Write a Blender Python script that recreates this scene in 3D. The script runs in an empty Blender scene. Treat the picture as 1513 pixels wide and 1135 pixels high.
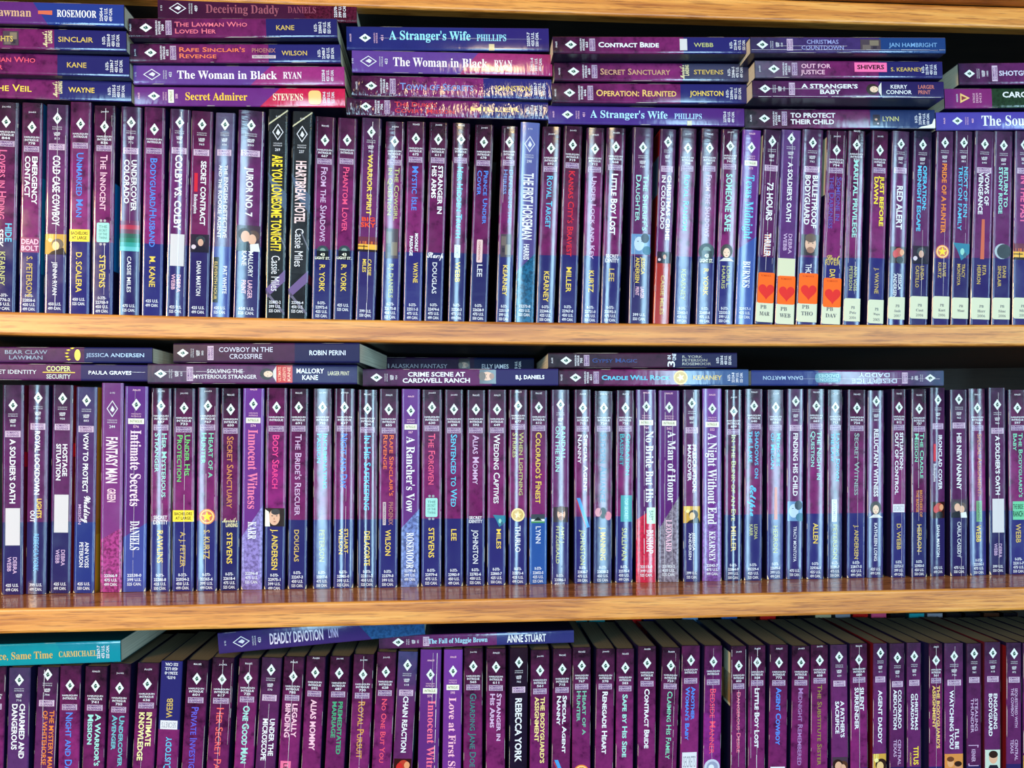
import bpy, math, random
import numpy as np
from mathutils import Vector, Matrix
random.seed(7)
scene = bpy.context.scene
COL = scene.collection

# ------------------------------------------------------------------ camera
FPX, CX, CY = 1136.0, 756.5, 635.0           # focal length and principal point, in pixels of 1513 x 1135
YAW = math.atan(0.070)
CAM = Vector((0.0, -0.647, 1.40))
cam = bpy.data.cameras.new('camera')
cam.sensor_width = 36.0
cam.lens = 36.0 * FPX / 1513.0
cam.shift_y = (CY - 567.5) / 1513.0
cam.clip_start = 0.01
camo = bpy.data.objects.new('camera', cam)
COL.objects.link(camo)
camo.location = CAM
camo.rotation_euler = (math.pi / 2, 0, -YAW)
scene.camera = camo

# ------------------------------------------------------------------ light
world = bpy.data.worlds.new('room_light')
scene.world = world
world.use_nodes = True
bg = world.node_tree.nodes['Background']
bg.inputs[0].default_value = (0.62, 0.60, 0.72, 1)
bg.inputs[1].default_value = 0.06


def area(name, loc, size, power, col, target=None):
    l = bpy.data.lights.new(name, 'AREA')
    l.shape = 'RECTANGLE'
    l.size, l.size_y = size
    l.energy = power
    l.color = col
    o = bpy.data.objects.new(name, l)
    COL.objects.link(o)
    o.location = loc
    d = Vector(target or (0.05, 0, 1.4)) - Vector(loc)
    o.rotation_euler = d.to_track_quat('-Z', 'Y').to_euler()
    return o


# the room behind the camera: daylight as an added row of window strips, a low fill panel, a ceiling lamp and a floor lamp to the left
WIN_Y, WIN_PITCH, WIN_W = -3.0, 0.86, 0.20
for i in range(-3, 5):
    wx = i * WIN_PITCH + 0.22
    area('window_daylight', (wx, WIN_Y, CAM.z + 0.30), (WIN_W, 2.2), 36, (0.47, 0.81, 1.0), (wx, 0, CAM.z + 0.30))  # inferred window light, repeated in an added row so spines catch stripes
area('low_wide_fill', (0.75, -3.02, CAM.z + 0.28), (2.7, 0.75), 6, (0.50, 0.74, 1.0), (0.75, 0, CAM.z + 0.28))  # added wide panel for the blue reflection low on spines, source unknown
area('ceiling_lamp', (0.18, -2.9, CAM.z + 1.50), (0.24, 0.13), 7, (1.0, 0.72, 0.36), (0, 0, 1.4))
area('floor_lamp', (-1.5, -1.5, CAM.z + 0.5), (0.35, 0.35), 46, (1.0, 0.62, 0.28), (-0.2, 0, 1.3))
vs = scene.view_settings
vs.view_transform = 'Standard'
vs.look = 'None'
vs.exposure = -0.44
vs.gamma = 1.0


# ------------------------------------------------------------------ helpers
def at(px, py, Y=0.0):
    """pixel -> point of the vertical plane y = Y"""
    u, v = (px - CX) / FPX, (CY - py) / FPX
    d = Vector((math.sin(YAW) + u * math.cos(YAW), math.cos(YAW) - u * math.sin(YAW), v))
    return CAM + d * ((Y - CAM.y) / d.y)


def lin(c):
    return tuple(((x / 255 + 0.055) / 1.055) ** 2.4 if x > 10 else x / 255 / 12.92 for x in c)


def nt(name):
    m = bpy.data.materials.new(name)
    m.use_nodes = True
    n = m.node_tree
    return m, n, n.nodes['Principled BSDF']


def noise(n, coord, scale, detail=3, rough=0.55, vec=None):
    t = n.nodes.new('ShaderNodeTexNoise')
    t.inputs['Scale'].default_value = scale
    t.inputs['Detail'].default_value = detail
    t.inputs['Roughness'].default_value = rough
    if coord is not None:
        n.links.new(coord, t.inputs['Vector'])
    return t


def ramp(n, fac, stops):
    r = n.nodes.new('ShaderNodeValToRGB')
    e = r.color_ramp.elements
    while len(e) > 2:
        e.remove(e[-1])
    for i, (p, c) in enumerate(stops):
        if i >= 2:
            e.new(p)
        e[i].position = p
        e[i].color = (*c, 1)
    n.links.new(fac, r.inputs[0])
    return r


def mathn(n, op, a, b=None, clamp=False):
    m = n.nodes.new('ShaderNodeMath')
    m.operation = op
    m.use_clamp = clamp
    for i, x in enumerate((a, b)):
        if x is None:
            continue
        if isinstance(x, (int, float)):
            m.inputs[i].default_value = x
        else:
            n.links.new(x, m.inputs[i])
    return m.outputs[0]


def mix(n, fac, a, b, mode='MIX'):
    m = n.nodes.new('ShaderNodeMix')
    m.data_type = 'RGBA'
    m.blend_type = mode
    for s, x in ((m.inputs[0], fac), (m.inputs[6], a), (m.inputs[7], b)):
        if isinstance(x, (int, float)):
            s.default_value = x
        elif isinstance(x, tuple):
            s.default_value = (*x, 1)
        else:
            n.links.new(x, s)
    return m.outputs[2]


# ------------------------------------------------------------------ materials
def wood(name, a, b, c, rough, sz=1.0):
    m, n, p = nt(name)
    tc = n.nodes.new('ShaderNodeTexCoord')
    mp = n.nodes.new('ShaderNodeMapping')
    mp.inputs['Scale'].default_value = (2.2 * sz, 16, 46)
    n.links.new(tc.outputs['Object'], mp.inputs[0])
    t1 = noise(n, mp.outputs[0], 3.2, 5, 0.6)
    mp2 = n.nodes.new('ShaderNodeMapping')
    mp2.inputs['Scale'].default_value = (9 * sz, 90, 190)
    n.links.new(tc.outputs['Object'], mp2.inputs[0])
    t2 = noise(n, mp2.outputs[0], 3.0, 3, 0.7)
    r1 = ramp(n, t1.outputs[0], [(0.30, b), (0.52, a), (0.74, c)])
    r2 = ramp(n, t2.outputs[0], [(0.36, (0.42, 0.30, 0.20)), (0.50, (1, 1, 1))])
    colr = mix(n, 0.7, r1.outputs[0], r2.outputs[0], 'MULTIPLY')
    n.links.new(colr, p.inputs['Base Color'])
    p.inputs['Roughness'].default_value = rough
    bp = n.nodes.new('ShaderNodeBump')
    bp.inputs['Strength'].default_value = 0.12
    bp.inputs['Distance'].default_value = 0.001
    n.links.new(t2.outputs[0], bp.inputs['Height'])
    n.links.new(bp.outputs[0], p.inputs['Normal'])
    return m


M_EDGE = wood('oak_edge', lin((222, 142, 60)), lin((174, 94, 30)), lin((238, 170, 86)), 0.34)
M_TOP = wood('oak_varnished_top', lin((206, 130, 76)), lin((176, 104, 58)), lin((220, 146, 90)), 0.14)
M_SHADE = wood('shade_dark_wood', lin((30, 23, 16)), lin((22, 16, 11)), lin((38, 29, 20)), 0.6)  # near-black colour paints in the shade at the back and under boards


def spine_material():
    """printed laminated paper: three colour fields read from the cover's own properties"""
    m, n, p = nt('printed_spine')

    def attr(a):
        t = n.nodes.new('ShaderNodeAttribute')
        t.attribute_type = 'OBJECT'
        t.attribute_name = a
        return t
    uv = n.nodes.new('ShaderNodeUVMap')
    uv.uv_map = 'UVMap'
    sep = n.nodes.new('ShaderNodeSeparateXYZ')
    n.links.new(uv.outputs[0], sep.inputs[0])
    U, V = sep.outputs[0], sep.outputs[1]
    oi = n.nodes.new('ShaderNodeObjectInfo')
    tc = n.nodes.new('ShaderNodeTexCoord')
    off = n.nodes.new('ShaderNodeVectorMath')
    off.operation = 'ADD'
    cmb = n.nodes.new('ShaderNodeCombineXYZ')
    r10 = mathn(n, 'MULTIPLY', oi.outputs['Random'], 40.0)
    for i in range(3):
        n.links.new(r10, cmb.inputs[i])
    n.links.new(tc.outputs['Object'], off.inputs[0])
    n.links.new(cmb.outputs[0], off.inputs[1])
    t1 = noise(n, off.outputs[0], 130, 3, 0.6)
    t2 = noise(n, off.outputs[0], 420, 2, 0.6)
    # printed ground: dark head melting into the coloured middle of the design
    fade = attr('fade_end').outputs['Fac']
    wob = mathn(n, 'MULTIPLY', mathn(n, 'SUBTRACT', t1.outputs[0], 0.5), 0.22)
    f1 = mathn(n, 'DIVIDE', mathn(n, 'ADD', V, wob), fade, True)
    ground = mix(n, f1, attr('color_head').outputs['Color'], attr('color_middle').outputs['Color'])
    blot = ramp(n, t1.outputs[0], [(0.30, (0.46, 0.40, 0.50)), (0.44, (0.90, 0.88, 0.92)), (0.66, (1.18, 1.10, 1.16))])
    ground = mix(n, attr('mottle').outputs['Fac'], ground, mix(n, 1.0, ground, blot.outputs[0], 'MULTIPLY'))
    # lower field
    edge = mathn(n, 'ADD', attr('split').outputs['Fac'], mathn(n, 'MULTIPLY', mathn(n, 'SUBTRACT', U, 0.5), attr('slant').outputs['Fac']))
    lowmask = mathn(n, 'GREATER_THAN', V, edge)
    low = attr('color_tail').outputs['Color']
    fl = ramp(n, t2.outputs[0], [(0.38, (0.55, 0.50, 0.55)), (0.60, (1.35, 1.35, 1.35))])
    low = mix(n, attr('fleck').outputs['Fac'], low, mix(n, 1.0, low, fl.outputs[0], 'MULTIPLY'))
    colr = mix(n, lowmask, ground, low)
    n.links.new(colr, p.inputs['Base Color'])
    rr = ramp(n, noise(n, off.outputs[0], 60, 3, 0.6).outputs[0], [(0.3, (0.07,) * 3), (0.7, (0.13,) * 3)])
    n.links.new(mathn(n, 'ADD', rr.outputs[0], attr('dull').outputs['Fac']), p.inputs['Roughness'])
    p.inputs['IOR'].default_value = 1.60
    n.links.new(mathn(n, 'SUBTRACT', 0.5, mathn(n, 'MULTIPLY', attr('dull').outputs['Fac'], 1.4)), p.inputs['Specular IOR Level'])
    bp = n.nodes.new('ShaderNodeBump')
    bp.inputs['Distance'].default_value = 0.0012
    n.links.new(attr('crinkle').outputs['Fac'], bp.inputs['Strength'])
    cm = n.nodes.new('ShaderNodeMapping')
    cm.inputs['Scale'].default_value = (60, 60, 210)
    n.links.new(off.outputs[0], cm.inputs[0])
    n.links.new(noise(n, cm.outputs[0], 1.0, 3, 0.5).outputs[0], bp.inputs['Height'])
    n.links.new(bp.outputs[0], p.inputs['Normal'])
    return m


M_SPINE = spine_material()
m, n, p = nt('cover_board')
t = n.nodes.new('ShaderNodeAttribute')
t.attribute_type = 'OBJECT'
t.attribute_name = 'color_side'
n.links.new(t.outputs['Color'], p.inputs['Base Color'])
p.inputs['Roughness'].default_value = 0.3
M_SIDE = m
m, n, p = nt('page_paper')
tc = n.nodes.new('ShaderNodeTexCoord')
mp = n.nodes.new('ShaderNodeMapping')
mp.inputs['Scale'].default_value = (2600, 6, 6)
n.links.new(tc.outputs['Object'], mp.inputs[0])
pr = ramp(n, noise(n, mp.outputs[0], 1.0, 2, 0.6).outputs[0], [(0.3, (0.55, 0.52, 0.48)), (0.62, (1, 1, 1))])
t = n.nodes.new('ShaderNodeAttribute')
t.attribute_type = 'OBJECT'
t.attribute_name = 'color_pages'
n.links.new(mix(n, 1.0, t.outputs['Color'], pr.outputs[0], 'MULTIPLY'), p.inputs['Base Color'])
p.inputs['Roughness'].default_value = 0.9
M_PAGE = m

INK = {}


def ink(c, rough=0.12):
    """flat printing ink or sticker paper of one colour"""
    k = (c, rough)
    if k not in INK:
        m, n, p = nt('ink_%d_%d_%d' % c)
        p.inputs['Base Color'].default_value = (*lin(c), 1)
        p.inputs['Roughness'].default_value = rough
        p.inputs['IOR'].default_value = 1.5
        if rough > .3:
            p.inputs['Specular IOR Level'].default_value = 0.2
        INK[k] = m
    return INK[k]


C = dict(w=(232, 226, 232), y=(238, 200, 84), g=(206, 172, 92), o=(236, 132, 60), b=(84, 134, 226), c=(96, 190, 226),
         p=(232, 104, 150), q=(240, 186, 206), r=(222, 46, 62), n=(132, 206, 176), l=(206, 170, 206), k=(20, 16, 22), d=(122, 116, 132),
         m=(160, 214, 206), t=(40, 150, 160), e=(240, 236, 214), f=(228, 178, 148), h=(70, 38, 26), z=(150, 146, 158), v=(96, 44, 110),
         s=(236, 84, 128), i=(186, 182, 120), G=(96, 170, 120), O=(255, 98, 0), Y=(250, 214, 60), N=(34, 34, 84), T=(196, 178, 140),
         S=(216, 212, 220), R=(206, 30, 30), B=(60, 110, 190), L=(110, 160, 210), W=(250, 248, 244))

# ------------------------------------------------------------------ lettering
TEXTS = {}


def style(body, st):
    if st == 'r':
        return ''.join(chr(0x1D400 + ord(ch) - 65) if 'A' <= ch <= 'Z' else chr(0x1D41A + ord(ch) - 97) if 'a' <= ch <= 'z' else ch for ch in body)
    if st == 'c':
        return ''.join(chr(0x1D4D0 + ord(ch) - 65) if 'A' <= ch <= 'Z' else chr(0x1D4EA + ord(ch) - 97) if 'a' <= ch <= 'z' else ch for ch in body)
    return body


def make_texts():
    """outline every wanted line of lettering once; the flat outlines are laid on the spines afterwards"""
    made = []
    for (body, st, al), _ in TEXTS.items():
        cu = bpy.data.curves.new('lettering', 'FONT')
        cu.body = style(body, st)
        cu.resolution_u = 2
        cu.align_x = al
        cu.offset = {'s': 0.012, 'b': 0.028, 'x': 0.022, 'r': 0.004, 'c': 0.02, 't': 0.0}[st]
        cu.space_line = 0.98
        o = bpy.data.objects.new('lettering', cu)
        COL.objects.link(o)
        if st in 'sb' and body != body.upper():
            cu.small_caps_scale = 0.80
            for i, ch in enumerate(body):
                if ch.islower():
                    cu.body_format[i].use_small_caps = True
        made.append(((body, st, al), o))
    bpy.context.view_layer.update()
    dg = bpy.context.evaluated_depsgraph_get()
    for k, o in made:
        me = o.evaluated_get(dg).to_mesh()
        nv = len(me.vertices)
        v = np.empty(nv * 3, 'f')
        me.vertices.foreach_get('co', v)
        v = v.reshape(-1, 3)[:, :2]
        faces = [tuple(pp.vertices) for pp in me.polygons]
        TEXTS[k] = (v, faces)
        o.evaluated_get(dg).to_mesh_clear()
    for k, o in made:
        cu = o.data
        bpy.data.objects.remove(o)
        bpy.data.curves.remove(cu)


def clip(pts, lim, keep_above):
    out = []
    for (a, b) in zip(pts, pts[1:] + pts[:1]):
        ia, ib = ((a[0] >= lim), (b[0] >= lim)) if keep_above else ((a[0] <= lim), (b[0] <= lim))
        if ia:
            out.append(a)
        if ia != ib:
            t_ = (lim - a[0]) / (b[0] - a[0])
            out.append((lim, a[1] + (b[1] - a[1]) * t_))
    return out


CUTS = [0.012, .06, .14, .24, .34, .44, .56, .66, .76, .86, .94, 0.988]


def sliced(pts):
    """cut a printed shape into strips so that it follows the bowed spine, and stop it at the spine's edges"""
    pts = [(float(a), float(b)) for a, b in pts]
    uv, fs = [], []
    for lo, hi in zip(CUTS, CUTS[1:]):
        q = clip(pts, lo, True)
        q = clip(q, hi, False) if len(q) > 2 else q
        if len(q) > 2:
            fs.append(tuple(range(len(uv), len(uv) + len(q))))
            uv += q
    return uv, fs


CAPH = 0.69                                    # cap height of the faces, in ems


class Print:
    """shapes printed on or stuck to a spine, in spine coordinates: u across (0..1), v down from the head (metres)"""

    def __init__(s, book, name, lift=1, label=None, under=None):
        s.book, s.name, s.lift, s.label = book, name, lift, label
        s.items, s.under, s.obj = [], under, None
        book.prints.append(s)

    def poly(s, pts, col, lift=0, rough=0.12):
        s.items.append(('poly', pts, col, lift, rough))

    def rect(s, v0, v1, u0, u1, col, lift=0, rough=0.12):
        k = 6
        top = [(u0 + (u1 - u0) * i / k, v0) for i in range(k + 1)]
        bot = [(u0 + (u1 - u0) * i / k, v1) for i in range(k + 1)]
        for i in range(k):
            s.poly([top[i], top[i + 1], bot[i + 1], bot[i]], col, lift, rough)

    def rrect(s, v0, v1, u0, u1, col, r=0.0012, lift=0, rough=0.12, corners='abcd'):
        w = s.book.W
        ru = r / w
        pts = []
        for tag, cu, cv, a0 in (('a', u0 + ru, v0 + r, 180), ('b', u1 - ru, v0 + r, 270), ('c', u1 - ru, v1 - r, 0), ('d', u0 + ru, v1 - r, 90)):
            if tag in corners:
                for a in range(0, 91, 30):
                    t_ = math.radians(a0 + a)
                    pts.append((cu + math.cos(t_) * ru, cv + math.sin(t_) * r))
            else:
                pts.append((u0 if tag in 'ad' else u1, v0 if tag in 'ab' else v1))
        s.poly(pts, col, lift, rough)

    def disc(s, v, u, r, col, rv=None, lift=0, k=18, rough=0.2, a0=0, a1=360):
        s.poly([(u + math.cos(math.radians(a0 + (a1 - a0) * i / k)) * r / s.book.W, v + math.sin(math.radians(a0 + (a1 - a0) * i / k)) * (rv or r)) for i in range(k + (a1 - a0 < 360))], col, lift, rough)

    def star(s, v, u, r, col, lift=0):
        s.poly([(u + math.sin(math.pi * i / 5) * (r if i % 2 == 0 else r * 0.42) / s.book.W, v - math.cos(math.pi * i / 5) * (r if i % 2 == 0 else r * 0.42)) for i in range(10)], col, lift)

    def heart(s, v, u, r, col, lift=0, rough=0.4):
        pts = []
        for i in range(28):
            a = 2 * math.pi * i / 28
            pts.append((u + 16 * math.sin(a) ** 3 / 16 * r / s.book.W, v - (13 * math.cos(a) - 5 * math.cos(2 * a) - 2 * math.cos(3 * a) - math.cos(4 * a)) / 15 * r))
        s.poly(pts, col, lift, rough)

    def text(s, body, v0, v1, col, st='s', u=0.5, cap=0.4, up=False, al='LEFT', lift=0, rough=0.12):
        """up=False: reads down the spine between v0 and v1, capitals cap*W high, centred at u.
        up=True: upright on a standing book, block between v0 and v1, cap = half width as a share of W"""
        k = (body, st, al)
        TEXTS.setdefault(k, None)
        s.items.append(('text', k, v0, v1, col, u, cap, up, lift, rough))

    def build(s, parent):
        b = s.book
        verts, faces, mats, midx = [], [], [], []
        for it in s.items:
            if it[0] == 'poly':
                _, pts, col, lift, rough = it
                uv, fs = sliced(pts)
                if not fs:
                    continue
                uv = np.array(uv, 'f')
            else:
                _, k, v0, v1, col, u, cap, up, lift, rough = it
                v, fs = TEXTS[k]
                if not len(v):
                    continue
                x0, x1 = v[:, 0].min(), v[:, 0].max()
                nl = k[0].count('\n')
                y1, y0 = CAPH, -0.98 * nl
                if k[1] in 'rc' or (k[1] == 't'):
                    y1 = 0.68
                if up:
                    y0b, y1b = v[:, 1].min(), v[:, 1].max()
                    uu = u + ((v[:, 0] - x0) / (x1 - x0) - 0.5) * 2 * cap
                    vv = v1 + (v[:, 1] - y0b) / (y1b - y0b) * (v0 - v1)
                else:
                    sc_ = cap / CAPH
                    uu = u + (v[:, 1] - (y0 + y1) / 2) * sc_
                    vv = v0 + (v[:, 0] - x0) / (x1 - x0) * (v1 - v0)
                uv = np.stack([uu, vv], 1)
            m = ink(C[col] if isinstance(col, str) else col, rough)
            if m not in mats:
                mats.append(m)
            n0 = sum(len(a) for a in verts)
            xs = uv[:, 0] * b.W - b.W / 2
            co = np.stack([xs, b.f(uv[:, 0]) - 0.00009 - 0.00006 * (s.lift + lift), b.H - uv[:, 1]], 1)
            verts.append(co)
            faces += [tuple(i + n0 for i in f) for f in fs]
            midx += [mats.index(m)] * len(fs)
        if not verts:
            return None
        me = bpy.data.meshes.new(s.name)
        me.from_pydata(np.concatenate(verts).tolist(), [], faces)
        for m in mats:
            me.materials.append(m)
        me.polygons.foreach_set('material_index', midx)
        me.update()
        # every printed face looks out of the spine
        import bmesh
        bm = bmesh.new()
        bm.from_mesh(me)
        bm.normal_update()
        fl = [f for f in bm.faces if f.normal.y > 0]
        bmesh.ops.reverse_faces(bm, faces=fl)
        bm.to_mesh(me)
        bm.free()
        o = bpy.data.objects.new(s.name, me)
        COL.objects.link(o)
        o.parent = s.under.obj if s.under and s.under.obj else parent
        s.obj = o
        if s.label:
            o['label'] = s.label
        return o


# ------------------------------------------------------------------ a paperback
BOOKS = []
DEPTH = 0.105
UU = np.array([0, .012, .03, .06, .12, .2, .3, .4, .5, .6, .7, .8, .88, .94, .97, .988, 1.0])


class Book:
    def __init__(s, tail, head, W, Y, name='paperback_book', yaw=0.0, hl=None, depth=DEPTH):
        s.W, s.Y, s.depth, s.yaw, s.name = W, Y, depth, yaw, name
        d = head - tail
        s.H = math.hypot(d.x, d.z)
        s.phi = math.atan2(d.x, d.z)
        s.tail = tail
        s.prints, s.sides, s.pages, s.swell = [], [], (120, 104, 78), (0.0, 0.0)  # page paper darkened to stand for shade on the standing books' tops
        s.col = dict(color_head=(52, 24, 44), color_middle=(114, 36, 92), color_tail=(42, 38, 100), color_side=(26, 20, 54))
        s.num = dict(fade_end=0.42, mottle=1.0, split=0.655, slant=0.0, fleck=0.0, crinkle=0.05, dull=0.0)
        s.props = {}
        s.set_profile(hl)
        BOOKS.append(s)

    def set_profile(s, hl):
        """how the spine is bowed: which way its paper faces decides which window it mirrors"""
        mid = s.tail + Vector((math.sin(s.phi), 0, math.cos(s.phi))) * s.H * 0.5
        lying = abs(math.sin(s.phi)) > 0.7
        if lying:
            u0, kt, b = 0.5, math.radians(random.uniform(2, 5)), math.radians(random.uniform(-0.6, 0.6))
        else:
            a = math.atan2(mid.x - CAM.x, s.Y - CAM.y)
            D = s.Y - WIN_Y
            hit = mid.x + math.tan(a) * D
            kf = (hit - 0.22) / WIN_PITCH
            if hl:
                u0, kt = hl[0], math.radians(hl[1])
                want = round(kf) * WIN_PITCH + 0.22
            else:
                u0, kt = 0.5, math.radians(random.uniform(1.2, 2.6))
                want = (math.floor(kf) + 0.5) * WIN_PITCH + 0.22
            b = (math.atan2(want - mid.x, D) - a) / 2
        x = np.linspace(0, 1, 101)
        y = s.W * (b * x + kt * (x * x / 2 - u0 * x))
        s._p = (b, kt, u0, float(y.min()))

    def f(s, u):
        b, kt, u0, mn = s._p
        u = np.asarray(u, 'f')
        y = s.W * (b * u + kt * (u * u / 2 - u0 * u)) - mn
        e = np.minimum(u, 1 - u) * s.W
        return y + 0.0007 * np.clip(1 - e / 0.0010, 0, 1) ** 2

    def px(s, a):
        """set by the row builders: pixel along the spine -> metres from the head"""
        return (a - s.p_head) / (s.p_tail - s.p_head) * s.H

    def build(s):
        W, H, D, t = s.W, s.H, s.depth, 0.0004
        root = bpy.data.objects.new(s.name, None)
        root.empty_display_size = 0.02
        COL.objects.link(root)
        root.location = (s.tail.x, s.Y, s.tail.z)
        root.rotation_euler = (0, s.phi, 0)
        if s.yaw:
            root.rotation_euler = (Matrix.Rotation(s.yaw, 3, 'Z') @ Matrix.Rotation(s.phi, 3, 'Y')).to_euler()
        for k, v in s.props.items():
            root[k] = v
        fy = s.f(UU)
        xs = UU * W - W / 2
        V, F, MI, UVS = [], [], [], []

        def quad(p, mi, uv=None):
            i = len(V)
            V.extend(p)
            F.append(tuple(range(i, i + len(p))))
            MI.append(mi)
            UVS.append(uv or [(0, 0)] * len(p))
        nseg = len(UU)
        rows = [0.0, 0.5, 1.0]
        base = len(V)
        for r in rows:
            for x, y in zip(xs, fy):
                V.append((x, y, H * (1 - r)))
        for j in range(len(rows) - 1):
            for i in range(nseg - 1):
                a = base + j * nseg + i
                F.append((a, a + nseg, a + nseg + 1, a + 1))
                MI.append(0)
                UVS.append([(UU[i], rows[j]), (UU[i], rows[j + 1]), (UU[i + 1], rows[j + 1]), (UU[i + 1], rows[j])])
        n_spine = len(F)
        x0, x1 = -W / 2, W / 2
        yi = float(fy.max()) + t
        for (xa, ya) in ((x0, fy[0]), (x1, fy[-1])):
            sg = 1 if xa > 0 else -1
            xb = xa - sg * t
            sw = sg * s.swell[1 if sg > 0 else 0]          # well-read books are thicker behind the spine
            ym = yi + 0.012
            for (pa, pb), (qa, qb) in ((((xa, ya), (xa + sw, ym)), ((xb, yi), (xb + sw, ym))), (((xa + sw, ym), (xa + sw, D)), ((xb + sw, ym), (xb + sw, D)))):
                o_ = [(*pa, H), (*pb, H), (*pb, 0), (*pa, 0)]
                i_ = [(*qa, H), (*qb, H), (*qb, 0), (*qa, 0)]
                quad(o_ if sg > 0 else o_[::-1], 1)
                quad(i_[::-1] if sg > 0 else i_, 1)
                quad([o_[0], i_[0], i_[1], o_[1]], 1)
                quad([o_[2], i_[2], i_[3], o_[3]], 1)
            quad([o_[1], i_[1], i_[2], o_[2]], 1)
        for z, fl in ((H, False), (0, True)):
            pts = [(x, y, z) for x, y in zip(xs, fy)] + [(x1 - t, yi, z), (x0 + t, yi, z)]
            quad(pts[::-1] if fl else pts, 1)
        quad([(x0 + t, yi, 0), (x1 - t, yi, 0), (x1 - t, yi, H), (x0 + t, yi, H)], 1)
        me = bpy.data.meshes.new('cover')
        me.from_pydata(V, [], F)
        me.materials.append(M_SPINE)
        me.materials.append(M_SIDE)
        me.polygons.foreach_set('material_index', MI)
        me.polygons.foreach_set('use_smooth', [i < n_spine for i in range(len(F))])
        uvl = me.uv_layers.new(name='UVMap')
        uvl.data.foreach_set('uv', [c for f in UVS for p_ in f for c in p_])
        me.update()
        o = bpy.data.objects.new('cover', me)
        COL.objects.link(o)
        o.parent = root
        for k, v in s.col.items():
            o[k] = [float(c) for c in lin(v)]
        for k, v in s.num.items():
            o[k] = float(v)
        # page block: slightly wavy fore edge, flush at head and tail
        g = t + 0.0001
        sl, sr = s.swell
        pv = [(x0 + g, yi + 0.0001), (x1 - g, yi + 0.0001), (x1 - g + sr, yi + 0.012), (x1 - g + sr, D - 0.0006), (x0 + (x1 - x0) * 0.66, D - 0.0001), (x0 + (x1 - x0) * 0.33, D - 0.0009), (x0 + g - sl, D - 0.0005), (x0 + g - sl, yi + 0.012)]
        k = len(pv)
        PV = [(x, y, 0.0004) for x, y in pv] + [(x, y, H - 0.0004) for x, y in pv]
        PF = [tuple(range(k))[::-1], tuple(range(k, 2 * k))] + [(i, (i + 1) % k, k + (i + 1) % k, k + i) for i in range(k)]
        pm = bpy.data.meshes.new('page_block')
        pm.from_pydata(PV, [], PF)
        pm.materials.append(M_PAGE)
        po = bpy.data.objects.new('page_block', pm)
        COL.objects.link(po)
        po.parent = root
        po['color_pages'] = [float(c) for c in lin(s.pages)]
        for side, v0, v1, c, d0, d1, nm in s.sides:
            x = (x1 + 0.00012) if side > 0 else (x0 - 0.00012)
            q = [(x, d0, H - v0), (x, d1, H - v0), (x, d1, H - v1), (x, d0, H - v1)]
            sm = bpy.data.meshes.new(nm)
            sm.from_pydata(q, [], [(0, 1, 2, 3) if side < 0 else (3, 2, 1, 0)])
            sm.materials.append(ink(c))
            so = bpy.data.objects.new(nm, sm)
            COL.objects.link(so)
            so.parent = root
        for pr_ in s.prints:
            pr_.build(root)
        return root


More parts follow.
